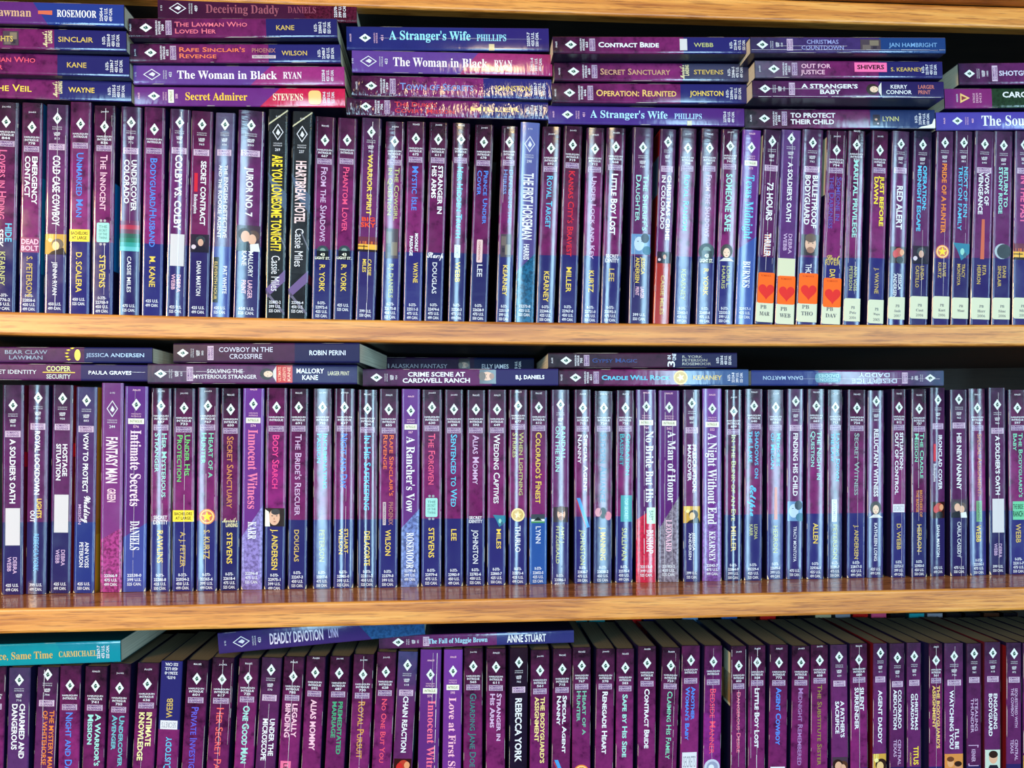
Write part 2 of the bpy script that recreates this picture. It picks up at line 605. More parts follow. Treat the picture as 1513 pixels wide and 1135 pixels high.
# ------------------------------------------------------------------ what is printed on the spines
def logo(b, kind, ly, num, tone='S', box=True, room=1.0):
    """the publisher's diamond with its running figure, imprint lines, number and series box; ly = metres from the head"""
    P = Print(b, 'publisher_logo')
    r = 0.0049
    w = 0.0035 / b.W
    if kind == 'E':
        r, w = .0058, .0040 / b.W
        P.poly([(0.5, ly - r * 1.2), (0.5 + w * 1.15, ly), (0.5, ly + r * 1.2), (0.5 - w * 1.15, ly)], tone)
        P.poly([(0.5, ly - r), (0.5 + w * .95, ly), (0.5, ly + r), (0.5 - w * .95, ly)], b.dark, 1)
        P.poly([(0.5, ly - r * .45), (0.5 + w * .5, ly + r * .1), (0.5 + w * .1, ly + r * .5), (0.5 - w * .4, ly + r * .2)], tone, 2)
        P.text('HARLEQUIN', ly + .0088, ly + .0100, tone, 't', cap=.22, up=True)
        P.text('INTRIGUE', ly + .0106, ly + .0118, tone, 't', cap=.22, up=True)
        P.text(num, ly + .0134, ly + .0158, tone, 's', cap=.13, up=True)
        P.text('0 93', ly - .0136, ly - .0122, tone, 't', cap=.11, up=True)
        return
    P.poly([(0.5, ly - r), (0.5 + w, ly), (0.5, ly + r), (0.5 - w, ly)], (226, 226, 226))
    kcol = (44, 84, 70)
    P.disc(ly - r * .22, 0.5 + w * .02, .0008, kcol, lift=1, k=10)
    P.poly([(0.5 + w * .30, ly - r * .10), (0.5 + w * .42, ly + r * .12), (0.5, ly + r * .36), (0.5 - w * .28, ly + r * .30), (0.5 - w * .1, ly + r * .02)], kcol, 1)
    P.poly([(0.5 - w * .42, ly - r * .02), (0.5 - w * .2, ly - r * .2), (0.5 - w * .02, ly + r * .16), (0.5 - w * .2, ly + r * .2)], kcol, 1)
    if kind in 'AB':
        P.text('HARLEQUIN', ly + .0074, ly + .0091, tone, 'b', cap=.36, up=True)
        P.text('INTRIGUE', ly + .0096, ly + .0114, tone, 'b', cap=.33, up=True)
        if kind == 'A':
            P.text(num, ly + .0121, ly + .0141, tone, 'b', cap=.17, up=True)
            P.text(random.choice(['Jan03', 'July02', 'April01', 'Aug04', 'March02', 'Nov03']), ly - .0128, ly - .0112, tone, 's', cap=.18, up=True)
        if room < .0190:
            return
        P.rect(ly + .0153, ly + .0200, .14, .86, (190, 166, 188))
        P.text('ROMANTIC', ly + .0156, ly + .0174, 'v', 'b', cap=.32, up=True, lift=1)
        P.text('SUSPENSE', ly + .0179, ly + .0197, 'v', 'b', cap=.32, up=True, lift=1)
    elif kind == 'C':
        P.text('HARLEQUIN', ly + .0066, ly + .0076, tone, 't', cap=.22, up=True)
        P.text('INTRIGUE', ly + .0082, ly + .0092, tone, 't', cap=.22, up=True)
        P.text('LARGER', ly + .0112, ly + .0126, 'w', 'b', cap=.15, up=True)
        P.text('PRINT', ly + .0128, ly + .0142, 'w', 'b', cap=.13, up=True)
        P.text(num, ly + .0156, ly + .0172, tone, 's', cap=.12, up=True)
        if room < .0250:
            return
        P.rect(ly + .0206, ly + .0257, .14, .86, (206, 176, 198))
        P.text('ROMANTIC', ly + .0210, ly + .0229, 'v', 's', cap=.29, up=True, lift=1)
        P.text('SUSPENSE', ly + .0234, ly + .0253, 'v', 's', cap=.29, up=True, lift=1)
    elif kind == 'D':
        P.text('April00', ly - .0128, ly - .0112, 'q', 's', cap=.17, up=True)
        P.text('HARLEQUIN', ly + .0070, ly + .0083, 'q', 't', cap=.21, up=True)
        P.text('INTRIGUE', ly + .0089, ly + .0102, 'q', 't', cap=.21, up=True)
        if box:
            P.rect(ly + .0114, ly + .0158, .16, .84, 'e')
            P.text('INTRIGUE', ly + .0125, ly + .0147, (120, 110, 80), 's', cap=.26, up=True, lift=1)
        d_ = 0 if box else -.0040
        P.text(num, ly + .0170 + d_, ly + .0190 + d_, 'q', 's', cap=.12, up=True)


def price(b, v, n_lines=4, tone='S'):
    P = Print(b, 'price_text')
    q = random.Random(round(v * 1e6) + int(b.W * 1e7))
    L = ['0-373-', '%05d-%d' % (q.randint(22000, 22999), q.randint(0, 9)), '%d U.S.' % q.choice([399, 425, 450, 475]), '%d CAN.' % q.choice([499, 525, 550])]
    L = L[-n_lines:] if n_lines != 2 or tone != 'q' else L[:2]
    for i, tx in enumerate(L):
        hw = .2 if (i == 0 and n_lines == 4) else .3
        P.text(tx, v + i * .0036, v + i * .0036 + .0025, tone, 'b', cap=hw, up=True)


def picture(b, v0, v1, kind, u0=0.0, u1=1.0):
    """small printed cover art; only loose shapes, as the photograph shows them"""
    P = Print(b, 'cover_picture')
    h = v1 - v0
    w = (u1 - u0)

    def R(a, c, p, q, col, l=0):
        P.rect(v0 + h * a, v0 + h * c, u0 + w * p, u0 + w * q, col, l)

    def E(v, u, r, col, l=1, k=1.0):
        P.disc(v0 + h * v, u0 + w * u, r * h, col, rv=r * h * k, lift=l)
    skin, hair = (222, 168, 138), (48, 28, 22)
    if kind == 'couple':
        R(0, 1, .05, .95, (70, 52, 66)); E(.34, .36, .24, hair, 1); E(.44, .40, .17, skin, 2, 1.35); E(.40, .70, .22, (84, 50, 34), 1); E(.54, .66, .15, skin, 2, 1.35)
        P.poly([(u0 + w * .12, v0 + h * .72), (u0 + w * .5, v0 + h * .62), (u0 + w * .58, v1), (u0 + w * .05, v1)], (24, 22, 32), 3)
        P.poly([(u0 + w * .58, v0 + h * .74), (u0 + w * .9, v0 + h * .68), (u0 + w * .96, v1), (u0 + w * .6, v1)], (226, 222, 222), 3)
    elif kind == 'gold':
        R(0, 1, 0, 1, (206, 156, 66)); R(0, .3, 0, .4, (240, 206, 110)); E(.5, .6, .28, hair, 1); E(.58, .52, .17, (230, 186, 126), 2, 1.3); E(.30, .26, .10, (246, 224, 150), 1)
        P.poly([(u0 + w * .34, v0 + h * .86), (u0 + w * .86, v0 + h * .66), (u1, v1), (u0 + w * .2, v1)], (38, 26, 32), 3)
    elif kind == 'face':
        R(0, 1, 0, 1, (48, 32, 28)); E(.5, .46, .30, skin, 1, 1.45); E(.2, .52, .24, hair, 2, .7)
        P.poly([(u0, v0 + h * .05), (u0 + w * .2, v0 + h * .2), (u0 + w * .26, v1), (u0, v1)], 'e', 3)
        E(.42, .36, .05, hair, 4, .5); E(.42, .58, .05, hair, 4, .5); E(.74, .48, .07, (160, 84, 74), 4, .4); E(.58, .46, .035, (190, 126, 100), 4, 1.8)
    elif kind == 'woman':
        E(.40, .5, .36, hair, 1, 1.15); E(.50, .5, .2, (236, 196, 168), 2, 1.4); E(.48, .40, .035, hair, 3, .5); E(.48, .60, .035, hair, 3, .5); E(.66, .5, .05, (186, 76, 76), 3, .45)
        P.poly([(u0 + w * .1, v1), (u0 + w * .36, v0 + h * .80), (u0 + w * .66, v0 + h * .80), (u0 + w * .92, v1)], (216, 208, 204), 3)
    elif kind == 'red':
        R(.1, 1, .05, .95, (52, 20, 20)); E(.42, .55, .26, (186, 60, 40), 1); E(.40, .72, .13, (226, 150, 104), 2, 1.3); E(.5, .34, .15, (200, 40, 38), 3, 1.4); E(.82, .6, .2, (24, 18, 22), 3)
    elif kind == 'sunset':
        R(0, .5, 0, 1, (110, 46, 66)); R(.5, .85, 0, 1, (238, 176, 66)); R(.85, 1, 0, 1, (40, 24, 26)); R(.3, .5, .1, 1, (206, 98, 60)); R(.62, .68, 0, .5, (52, 30, 26), 1); R(.55, .9, .3, .34, (40, 24, 26), 1)
    elif kind == 'bands':
        for i, c in enumerate([(110, 40, 80), (176, 50, 74), (110, 60, 80), (50, 92, 80), (40, 116, 92), (54, 150, 144), (96, 180, 186)]):
            R(i / 7, (i + 1) / 7, 0, 1, c)
    elif kind == 'blue':
        R(0, 1, .05, .95, (104, 140, 182)); E(.48, .42, .25, (182, 198, 220), 1, 1.4); E(.2, .7, .2, (30, 40, 60), 2, 1.2); E(.8, .8, .22, (36, 96, 124), 2); E(.36, .36, .04, (40, 50, 80), 3, .5); E(.36, .55, .04, (40, 50, 80), 3, .5)
    elif kind == 'land':
        R(0, .55, .05, .95, (60, 66, 76)); R(.55, .8, .05, .95, (226, 230, 220)); R(.8, 1, .05, .95, (78, 140, 84))
        P.poly([(u0 + w * .2, v0 + h * .75), (u0 + w * .5, v0 + h * .3), (u0 + w * .8, v0 + h * .75)], (24, 30, 34), 1)
    elif kind == 'teal':
        P.poly([(u0, v0), (u1, v0 + h * .05), (u1, v0 + h * .55), (u0 + w * .5, v1), (u0 + w * .25, v0 + h * .4)], (56, 124, 150)); E(.5, .55, .12, (140, 196, 180), 1, 1.6); E(.7, .7, .1, (40, 84, 104), 1, 1.6)
    elif kind == 'moon':
        E(.5, .5, .46, (170, 176, 184), 1); P.disc(v0 + h * .5, u0 + w * .6, h * .43, (20, 18, 28), lift=2)
    elif kind == 'streak':
        P.poly([(u0 + w * .45, v0), (u0 + w * .6, v0), (u0 + w * .62, v1), (u0 + w * .42, v1)], (206, 100, 76))
    elif kind == 'grey':
        R(0, 1, .16, .84, (78, 64, 74)); R(.1, .5, .2, .5, (112, 96, 92), 1); R(.45, .9, .45, .78, (128, 112, 96), 1); R(.6, .8, .25, .42, (54, 46, 58), 1)
    elif kind == 'dark':
        R(.05, 1, .1, .95, (44, 28, 46)); E(.36, .55, .24, (28, 20, 26), 1); E(.48, .56, .14, (206, 152, 128), 2, 1.35); P.poly([(u0 + w * .15, v1), (u0 + w * .4, v0 + h * .68), (u0 + w * .75, v0 + h * .68), (u0 + w * .95, v1)], (30, 22, 40), 3); E(.72, .24, .12, (214, 190, 200), 2)
    elif kind == 'suit':
        R(0, 1, .02, .98, (196, 206, 192)); E(.34, .52, .19, skin, 2, 1.4); E(.2, .52, .2, hair, 3, .8)
        P.poly([(u0 + w * .08, v1), (u0 + w * .3, v0 + h * .66), (u0 + w * .75, v0 + h * .66), (u1, v1)], (32, 34, 46), 3)
    elif kind == 'flower':
        E(.4, .24, .2, (216, 140, 154), 1, 1.3); E(.62, .78, .2, (216, 112, 132), 1, 1.3); E(.45, .5, .2, (36, 52, 52), 1, 1.7)
    elif kind == 'skin':
        R(.05, .95, .12, .95, (58, 44, 50)); E(.46, .56, .24, skin, 1, 1.5); E(.2, .56, .24, (96, 62, 40), 2, .8); E(.72, .56, .17, (150, 96, 70), 2, .8); E(.42, .46, .035, hair, 3, .6); E(.42, .66, .035, hair, 3, .6)
    elif kind == 'kids':
        R(0, 1, 0, 1, (214, 136, 70)); E(.4, .3, .16, (226, 160, 110), 2, 1.3); E(.24, .3, .17, (110, 60, 36), 3, .7); E(.62, .7, .18, (206, 140, 96), 2, 1.3); E(.46, .7, .18, hair, 3, .7); E(.85, .4, .2, (70, 40, 36), 2)
    return P


def badge(b, v0, v1, kind):
    """series badges between title and author"""
    P = Print(b, 'series_badge')
    h, vc = v1 - v0, (v0 + v1) / 2
    if kind == 'bachelors':
        P.rrect(v0, v1, 0.0, 1.0, 'Y', .0006)
        P.text('BACHELORS', v0 + h * .18, v0 + h * .44, 'k', 's', cap=.4, up=True, lift=1)
        P.text('AT LARGE', v0 + h * .56, v0 + h * .82, 'k', 's', cap=.35, up=True, lift=1)
    elif kind == 'light':
        P.disc(v0 + h * .40, .5, h * .42, (26, 40, 46)); P.disc(v0 + h * .36, .5, h * .20, (120, 140, 130), lift=1); P.rect(v0 + h * .36, v1, .2, .8, (20, 20, 26), 2)
        P.text('43', v0 + h * .52, v0 + h * .72, 'e', 'b', cap=.12, up=True, lift=3)
        P.text('LIGHT ST.', v0 + h * .78, v0 + h * .97, 'e', 'b', cap=.38, up=True, lift=3)
    elif kind == 'tag':
        P.rrect(v0, v1, .2, .8, 'm', .0012)
        for i, tx in enumerate(['THE', 'SECRET', 'OF THE', 'TWINS']):
            P.text(tx, v0 + h * (.14 + .19 * i), v0 + h * (.27 + .19 * i), (70, 110, 108), 't', cap=.2, up=True, lift=1)
        for sgn, vv in ((-1, v0), (1, v1)):
            P.disc(vv + sgn * .0016, .40, .0011, 'z', k=10); P.disc(vv + sgn * .0016, .58, .0011, 'z', k=10)
    elif kind == 'star':
        P.disc(vc, .5, h * .5, 'o'); P.disc(vc, .5, h * .43, (246, 206, 130), lift=1); P.disc(vc, .5, h * .36, (208, 104, 60), lift=2); P.star(vc, .5, h * .36, 'Y', 3)
    elif kind == 'sun':
        P.disc(vc, .5, h * .5, (236, 208, 140)); P.disc(vc, .5, h * .4, (206, 168, 92), lift=1); P.star(vc, .5, h * .3, (240, 216, 150), 2)
    elif kind == 'sticker':
        P.name = 'blank_sticker'; P.label = 'blank white sticker'; P.lift = 3
        P.rect(v0, v1, .18, .86, (208, 198, 200), 0, 0.35)
    elif kind == 'deadbolt':
        P.rect(v0, v1, .02, .94, (150, 60, 110))
        P.text('DEAD', v0 + h * .1, v0 + h * .46, 'q', 'b', cap=.42, up=True, lift=1); P.text('BOLT', v0 + h * .54, v0 + h * .9, 'q', 'b', cap=.42, up=True, lift=1)
    elif kind == 'hide':
        P.text('HIDE', v0, v0 + h * .75, 'c', 'x', u=.68, cap=.26); P.text('SEEK', v0 + h * .25, v1, 'w', 'x', u=.34, cap=.26)
    elif kind == 'lights':
        P.text('LIGHTS', v0, v0 + h * .82, 'y', 'x', u=.62, cap=.22); P.text('OUT', v0 + h * .50, v1, 'w', 'x', u=.30, cap=.22)
    elif kind == 'bigsky':
        P.text('BIG', v0, v0 + h * .42, (232, 72, 40), 'b', cap=.34, up=True); P.text('SKY', v0 + h * .52, v1, (232, 72, 40), 'b', cap=.40, up=True)
    elif kind == 'identity':
        P.text('SECRET', v0, v0 + h * .42, 'w', 'x', cap=.34, up=True); P.text('IDENTITY', v0 + h * .5, v1, 'w', 'x', cap=.36, up=True)
    elif kind == 'brother':
        P.text('PHOENIX', v0, v1, (176, 116, 104), 's', u=.64, cap=.22); P.rect(v0, v1, .22, .38, (206, 184, 184)); P.text('BROTHERHOOD', v0 + h * .06, v1 - h * .06, 'v', 's', u=.30, cap=.09, lift=1)
    elif kind == 'script':
        P.text("Moriah's", v0, v0 + h * .52, (222, 206, 160), 'c', cap=.38, up=True); P.text('Landing', v0 + h * .5, v1, (222, 206, 160), 'b', cap=.30, up=True, u=.6)
    elif kind == 'wedding':
        P.text('Wedding', v0, v0 + h * .95, 'w', 'c', u=.62, cap=.32); P.text('MISSION', v0 + h * .3, v1, 'l', 's', u=.26, cap=.13)
    elif kind == 'stamp':
        P.text('Stamp', v0, v1, 'w', 'c', cap=.44, up=True)
    elif kind == 'passion':
        P.text('moonlit', v0, v0 + h * .8, 'w', 'b', u=.66, cap=.20); P.text('passage', v0 + h * .12, v1, 'w', 'b', u=.38, cap=.20)
    elif kind == 'conf':
        P.rrect(v0, v1, .3, .62, (226, 190, 190), .001); P.text('confidential', v0 + h * .08, v1 - h * .08, (150, 60, 70), 's', u=.46, cap=.12, lift=1)
    elif kind == 'thriller':
        P.text('THRILLER', v0, v1, 'w', 'x', cap=.34); P.text('THRILLER', v0 + h * .02, v1 + h * .02, 'o', 'x', u=.46, cap=.30, lift=-.5)
    elif kind == 'eclipse':
        P.text('Eclipse', v0, v1, 'c', 'c', u=.48, cap=.36)
    elif kind == 'ad':
        P.rect(v0, v1, .2, .62, (96, 176, 160)); P.text('THE ADOPTION', v0 + h * .1, v1 - h * .1, 'w', 't', u=.42, cap=.14, lift=1)
    elif kind == 'ranch':
        P.rect(v0, v1, .2, .92, (112, 196, 152)); P.text('THE BRIDE', v0 + h * .15, v0 + h * .42, (30, 70, 50), 's', cap=.28, up=True, lift=1); P.text('RANCH', v0 + h * .52, v0 + h * .84, (30, 70, 50), 'b', cap=.28, up=True, lift=1)
    elif kind == 'teal':
        P.rect(v0, v1, .28, .92, (70, 150, 156)); P.text('TOP SECRET', v0 + h * .1, v1 - h * .1, (150, 206, 206), 't', u=.6, cap=.2, lift=1)
    elif kind == 'green':
        P.rect(v0, v1, .38, .72, (112, 156, 108)); P.text('ASSIGNMENT', v0 + h * .06, v1 - h * .06, (40, 70, 40), 't', u=.55, cap=.16, lift=1)
    elif kind == 'orange':
        P.text('BROTHERS OF\nTHE BADGE', v0, v1, (226, 142, 70), 's', u=.5, cap=.16)
    elif kind == 'white':
        P.rect(v0, v1, .1, .9, (222, 216, 222)); P.text('SECRETS', v0 + h * .2, v0 + h * .8, 'z', 't', cap=.34, up=True, lift=1)
    elif kind == 'whitebox':
        P.rect(v0, v1, .28, .62, (214, 220, 230)); P.text('LAWMEN', v0 + h * .06, v1 - h * .06, 'z', 's', u=.45, cap=.2, lift=1)
    elif kind == 'greenbox':
        P.rrect(v0, v1, .52, .98, (200, 224, 200), .0006); P.text('BABY', v0 + h * .2, v1 - h * .2, (80, 120, 100), 's', u=.75, cap=.2, lift=1)
    elif kind == 'bluetag':
        P.poly([(.14, v0), (.34, v0), (.92, v1), (.72, v1 + .0006)], (74, 150, 214)); P.poly([(.10, v0 + .002), (.14, v0 + .001), (.72, v1), (.68, v1)], (190, 60, 70), 1)
    elif kind == 'black':
        P.rrect(v0, v1, .1, .40, 'k', .0006); P.text('ELEVENTH HOUR', v0 + h * .1, v1 - h * .06, 'g', 's', u=.25, cap=.15, lift=1)
    elif kind == 'redbar':
        P.rect(v0, v0 + h * .46, .20, .36, (206, 36, 56)); P.text('Redemption', v0 + h * .52, v1, 'w', 'r', u=.28, cap=.16)
    elif kind == 'gold':
        P.text('Lost', v0, v0 + h * .5, 'g', 'c', cap=.36, up=True); P.text('RIVER', v0 + h * .5, v1, 'g', 's', cap=.38, up=True)
    elif kind == 'disc':
        P.disc(vc, .5, h * .5, (196, 196, 214)); P.disc(vc, .52, h * .36, (150, 150, 178), lift=1); P.disc(vc, .46, h * .18, (220, 220, 232), lift=2)
    elif kind == 'pink':
        P.rect(v0, v1, .1, .62, (232, 110, 150)); P.text('LEGAL', v0 + h * .1, v1 - h * .1, 'k', 's', u=.36, cap=.2, lift=1)
    elif kind == 'force':
        P.text('CENTRAL\nTEXAS', v0, v1, 'l', 's', u=.5, cap=.20)
    elif kind == 'titus':
        P.text('TITUS', v0, v0 + h * .94, 'Y', 'x', u=.62, cap=.34); P.text('ACADEMY', v0 + h * .3, v1, 'y', 's', u=.24, cap=.10)
    elif kind == 'bracket':
        P.rect(v0, v0 + .0006, .1, .8, 'l'); P.rect(v1 - .0006, v1, .1, .8, 'l'); P.rect(v0, v0 + h * .12, .72, .78, 'l'); P.rect(v1 - h * .12, v1, .1, .16, 'l'); P.text('KENNER', v0 + h * .2, v1 - h * .2, 'l', 's', u=.45, cap=.26)
    return P


def creases(b, spec, seed=0):
    """white cracks where the laminate has broken: u positions down the spine"""
    P = Print(b, 'spine_crease', lift=5)
    q = random.Random(seed)
    for (u, v0, v1, wmm) in spec:
        v = v0
        while v < v1 - .002:
            L = q.uniform(.006, .03)
            e = min(v + L, v1)
            w = wmm * q.uniform(.5, 1.1) / 1000 / b.W
            d = q.uniform(-.012, .012)
            P.poly([(u + d - w / 2, v), (u + d + w / 2, v), (u + d * .4 + w / 3, e), (u + d * .4 - w / 3, e)], (226, 214, 220))
            v = e + (q.uniform(.0002, .004) if q.random() < .5 else 0)


def edge_wear(b, seed, amount=1.0, chips=False):
    P = Print(b, 'worn_edge', lift=5)
    q = random.Random(seed)
    for side in (0, 1):
        for _ in range(int(q.uniform(1, 6) * amount)):
            v = q.uniform(.004, b.H - .03)
            L = q.uniform(.003, .03)
            w = q.uniform(.12, .34) / 1000 / b.W
            u = .012 if side == 0 else 1 - .012 - w
            P.poly([(u, v), (u + w, v + L * .2), (u + w * .7, v + L), (u, v + L * .9)], (214, 200, 190))
    if chips:
        for side in (0, 1):
            if q.random() < .75:
                s_, hgt = q.uniform(.6, 1.6) / 1000 / b.W, q.uniform(.0012, .0042)
                a = 0.006 if side == 0 else .994
                sg = 1 if side == 0 else -1
                P.poly([(a, b.H - hgt), (a + sg * s_, b.H - .0003), (a, b.H - .0003)], (236, 214, 168))
    if not P.items:
        b.prints.remove(P)



# ------------------------------------------------------------------ the bookcase
def project(p):
    d = p - CAM
    c, s_ = math.cos(YAW), math.sin(YAW)
    zc = d.x * s_ + d.y * c
    return CX + FPX * (d.x * c - d.y * s_) / zc, CY - FPX * d.z / zc


def quad_line(pts, Y):
    """a board's edge seen at three pixels -> its height as a function of x (boards sag a little)"""
    w = [at(px, py, Y) for px, py in pts]
    k = np.polyfit([q.x for q in w], [q.z for q in w], 2)
    return lambda x: float(k[0] * x * x + k[1] * x + k[2])


XL, XR = at(-330, 600).x, at(1905, 600).x
Y1, Y2, YT = -0.004, -0.050, -0.003
top1 = quad_line([(0, 460.6), (400, 468.5), (780, 476.6), (1160, 479.3), (1513, 479.3)], Y1)
top2 = quad_line([(0, 899.5), (400, 893), (770, 884), (1160, 876), (1513, 868.5)], Y2)
botT = quad_line([(300, 1.5), (380, 4.5), (760, 17.5), (1160, 31.5), (1513, 41.5)], YT)
z3 = at(756, 958).z - 0.1685
top3 = lambda x: z3
TH = 0.0188
case = bpy.data.objects.new('bookcase', None)
COL.objects.link(case)
case['label'] = 'oak bookcase with thick orange-brown shelf boards carrying all the purple paperbacks'
case['category'] = 'bookcase'
case.location = (0, 0.12, z3)


def board(name, zt, yf, yb, th=TH, xl=XL, xr=XR, top=M_TOP, edge=M_EDGE, rnd=0.0022):
    """a shelf board following the height function zt, front arris eased"""
    prof = []
    for a in range(0, 91, 30):
        t_ = math.radians(a)
        prof.append((yf + rnd - math.sin(t_) * rnd, -rnd + math.cos(t_) * rnd))
    for a in range(0, 91, 30):
        t_ = math.radians(a)
        prof.append((yf + rnd - math.cos(t_) * rnd, -th + rnd - math.sin(t_) * rnd))
    prof += [(yf + 0.011, -th), (yb, -th), (yb, 0)]
    n = 28
    V, F, MI = [], [], []
    k = len(prof)
    for i in range(n + 1):
        x = xl + (xr - xl) * i / n
        for y, z in prof:
            V.append((x, y - 0.12, zt(x) + z - z3))
    for i in range(n):
        for j in range(k):
            a, b = i * k + j, i * k + (j + 1) % k
            F.append((a, b, b + k, a + k))
            MI.append(0 if j == k - 1 else 2 if j in (k - 2, k - 3) else 1)
    F += [tuple(range(k)), tuple(range(n * k, n * k + k))[::-1]]
    MI += [1, 1]
    me = bpy.data.meshes.new(name)
    me.from_pydata(V, [], F)
    me.materials.append(top)
    me.materials.append(edge)
    me.materials.append(M_SHADE)  # underside and rear take the wood with shade in its colour
    me.polygons.foreach_set('material_index', MI)
    me.update()
    import bmesh
    bm = bmesh.new(); bm.from_mesh(me); bmesh.ops.recalc_face_normals(bm, faces=bm.faces[:]); bm.to_mesh(me); bm.free()
    o = bpy.data.objects.new(name, me)
    COL.objects.link(o)
    o.parent = case
    return o


def box(name, lo, hi, mat):
    V = [(x, y - 0.12, z - z3) for x in (lo[0], hi[0]) for y in (lo[1], hi[1]) for z in (lo[2], hi[2])]
    F = [(0, 1, 3, 2), (4, 6, 7, 5), (0, 4, 5, 1), (2, 3, 7, 6), (0, 2, 6, 4), (1, 5, 7, 3)]
    me = bpy.data.meshes.new(name)
    me.from_pydata(V, [], F)
    me.materials.append(mat)
    o = bpy.data.objects.new(name, me)
    COL.objects.link(o)
    o.parent = case
    return o


YB = 0.262
board('shelf', lambda x: botT(x) + TH, YT, YB)
board('shelf', top1, Y1, YB)
board('shelf', top2, Y2, YB)
board('shelf', top3, Y2, YB)
board('head_rail', lambda x: botT(x) + TH + 0.0485, YT - 0.010, YT + 0.012, th=0.048)
box('back_panel', (XL, YB, z3 - TH), (XR, YB + 0.006, botT(0) + 0.06), M_SHADE)
box('side_panel', (XL - 0.019, -0.052, z3 - TH), (XL, YB + 0.006, botT(XL) + 0.066), M_EDGE)
box('side_panel', (XR, -0.052, z3 - TH), (XR + 0.019, YB + 0.006, botT(XR) + 0.066), M_EDGE)

# ------------------------------------------------------------------ placing and dressing the books
KIND = {
    'A': dict(),
    'B': dict(col=dict(color_middle=(122, 38, 98), color_head=(66, 26, 56))),
    'C': dict(col=dict(color_head=(60, 36, 62), color_middle=(98, 40, 92), color_tail=(46, 36, 92)), num=dict(fade_end=.3, mottle=.55)),
    'D': dict(col=dict(color_head=(104, 52, 134), color_middle=(104, 46, 124), color_tail=(74, 78, 150)), num=dict(mottle=.15, split=.70, slant=-.07)),
    'E': dict(col=dict(color_head=(104, 52, 112), color_middle=(122, 52, 118), color_tail=(150, 54, 116)), num=dict(mottle=.2, split=.72, slant=-.06, fleck=1)),
    'K': dict(col=dict(color_head=(38, 40, 42), color_middle=(46, 48, 52), color_tail=(36, 36, 42)), num=dict(mottle=.6, split=.78)),
}
COLNAME = dict(w='white', y='yellow', g='gold', o='orange', b='blue', c='pale blue', p='pink', q='pale pink', r='red', n='mint green', l='lavender', d='grey', m='pale mint', i='olive', t='teal', e='cream', s='rose pink', Y='yellow')
NAMED = {'white': (235, 228, 235), 'yellow': (240, 205, 90), 'orange': (226, 125, 70), 'blue': (90, 110, 205), 'pale blue': (100, 185, 220), 'pink': (235, 110, 150), 'pale pink': (244, 205, 220), 'red': (225, 70, 75), 'green': (85, 165, 115), 'pale green': (125, 180, 158), 'grey': (150, 168, 168), 'lavender': (170, 128, 180), 'teal': (70, 165, 178), 'cream': (240, 224, 158), 'olive': (150, 132, 70)}


def colour_word(c):
    if isinstance(c, str):
        return COLNAME[c]
    return min(NAMED, key=lambda k: sum((a - b) ** 2 for a, b in zip(NAMED[k], c)))


PLACE = {1: 'standing on the upper shelf', 2: 'standing on the middle shelf', 3: 'standing on the lowest shelf'}
GROUP = {1: 'paperbacks standing on the upper shelf', 2: 'paperbacks standing on the middle shelf', 3: 'paperbacks standing on the lowest shelf'}
ROWS = {1: [], 2: [], 3: []}
REF = {1: (190.0, 451.0), 2: (596.0, 858.0), 3: (1003.6, 1134.0)}
CALLS = []
_n = [0]


